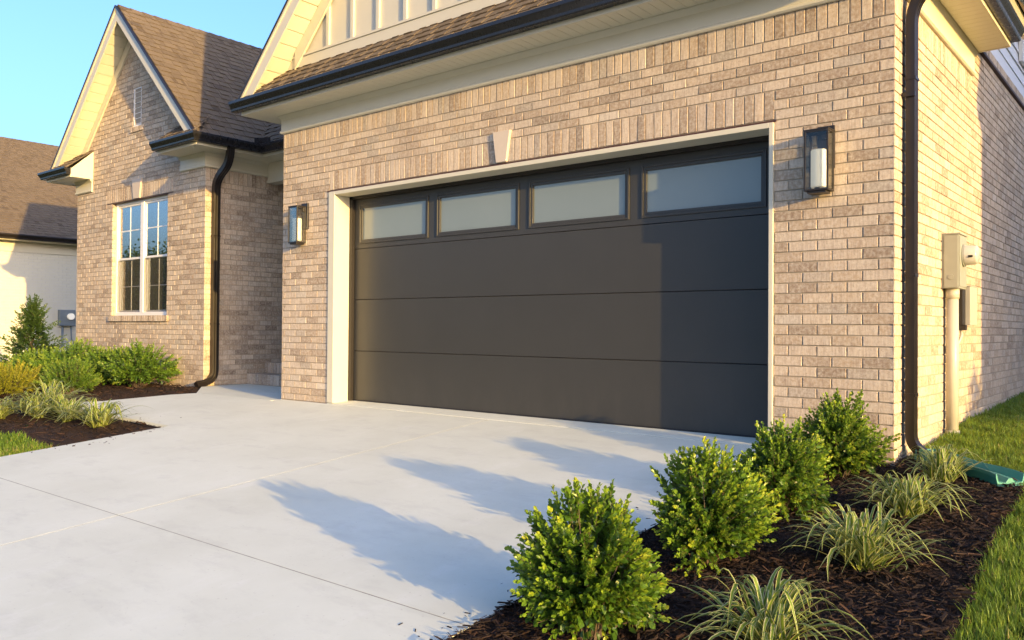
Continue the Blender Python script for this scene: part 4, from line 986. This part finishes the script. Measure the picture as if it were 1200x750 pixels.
liriope(1.20, -3.02, .72, .27, 'striped grass-like plant cut by the bottom edge of the view', 21, 110)
liriope(1.26, -2.04, .72, .29, 'widest striped grass-like plant, second from the bottom in the right bed', 22, 150)
liriope(1.23, -1.18, .66, .27, 'striped grass-like plant, third from the bottom in the right bed', 23, 125)
liriope(1.21, -.36, .56, .25, 'striped grass-like plant arching over the green trough', 24, 100)
GL = 'striped grass-like plants in the left bed'
for i, (px, py, ww, hh, lb) in enumerate([(-6.55, -1.98, .95, .30, 'striped grass-like plant at the right tip of the left bed'), (-7.35, -1.98, 1.0, .32, 'striped grass-like plant second from the right in the left bed'), (-8.05, -2.02, 1.05, .34, 'striped grass-like plant in the middle of the left bed'),
                                          (-8.45, -2.3, .95, .30, 'striped grass-like plant nearest the left edge, beside the grass'), (-8.3, -1.80, .95, .42, 'tall striped grass-like plant in front of the rounded green shrub'), (-9.5, -2.35, .9, .42, 'striped grass-like plant at the very left edge below the golden shrub')]):
    liriope(px, py, ww, hh, lb, 31+i, 95, group=GL, bw=.011)
shrub('rounded_shrub', -10.0, -.85, .74, .55, 'bright mid green rounded shrub in the middle of the left bed', seed=41, shoots=360, per=18, leaf=.034, mat=M_MIDLEAF, asp=.5, shoot_len=.16, upb=.6)
shrub('golden_shrub', -11.0, -1.35, 1.05, .52, 'golden yellow feathery shrub at the left edge', seed=42, shoots=420, per=18, leaf=.036, mat=M_GOLD, asp=.45, shoot_len=.17, upb=.6)
shrub('golden_shrub', -12.2, -1.7, 1.0, .50, 'golden shrub cut off by the left edge of the view', seed=43, shoots=300, per=18, leaf=.036, mat=M_GOLD, asp=.45, shoot_len=.17, upb=.6)
GS = 'broad-leaved shrubs under the gabled wall'
for i, (px, py, ww, hh, lb) in enumerate([(-9.75, .02, .95, .74, 'broad-leaved shrub at the right end, under the window'), (-10.65, .0, .95, .66, 'broad-leaved shrub left of the one under the window'), (-11.7, -.1, 1.05, .66, 'broad-leaved shrub behind the golden one'), (-12.75, -.2, 1.0, .55, 'low broad-leaved shrub beside the pointed evergreen')]):
    shrub('broadleaf_shrub', px, py, ww, hh, lb, group=GS, seed=51+i, shoots=240, per=14, leaf=.062, mat=M_MIDLEAF, asp=.55, shoot_len=.22, rough=.2)
shrub('pointed_evergreen', -13.75, .05, 1.0, 1.42, 'tall pointed dark evergreen in front of the white neighbouring house', seed=61, shoots=300, per=16, leaf=.062, mat=M_DARKLEAF, asp=.55, shoot_len=.26, shape='cone', rough=.6)

shrub('broadleaf_shrub', 5.0, 1.65, 1.0, 1.2, 'unseen shrub added on the right-hand lot to shade the foot of the side wall', seed=71, shoots=200, per=14, leaf=.06, mat=M_DARKLEAF, shoot_len=.22)  # out of view; added to widen the shade low on the side wall
# trees across the street, mirrored in the windows
def tree(x, y, h, w, seed, label):
    z0 = gz(x, y); T = thing('shade_tree', (x, y, z0), label, 'tree', 'trees across the street'); r = np.random.default_rng(seed); m = MB()
    m.tube([(x, y, z0-.1), (x+.1, y, z0+h*.3), (x, y+.1, z0+h*.75)], [.22, .16, .05], 10); tips = []
    for k in range(16):
        a = r.uniform(0, 6.28); t = r.uniform(.25, .7); p = np.array([x, y, z0+h*t]); q = p+np.array([math.cos(a)*w*.36, math.sin(a)*w*.36, h*.16]); m.tube([p, (p+q)/2+(0, 0, .15), q], [.07, .045, .02], 6); tips.append(q)
    m.build('trunk', M_BARK, T); m = MB(); P = []
    cs = np.array(tips+[np.array([x, y, z0+h*.85])]+[np.array([x, y, z0+h*.65])+r.normal(0, 1, 3)*np.array([w*.2, w*.2, h*.12]) for _ in range(10)])
    for c in cs: P.append(c+r.normal(0, 1, (420, 3))*np.array([w*.085, w*.085, h*.06]))
    P = np.vstack(P); leaves(m, P, r.standard_normal(P.shape), .16*r.uniform(.6, 1.3, len(P)), .55, .2, seed); m.build('crown', M_TREE, T)
tree(-38, -14, 6.0, 5.5, 1, 'round tree across the street, far left'); tree(-46, -22, 8, 7, 2, 'tall tree across the street behind the round one'); tree(-30, -24, 5, 5, 3, 'small tree across the street'); tree(-14, -30, 7.5, 7, 4, 'wide tree straight across the street')
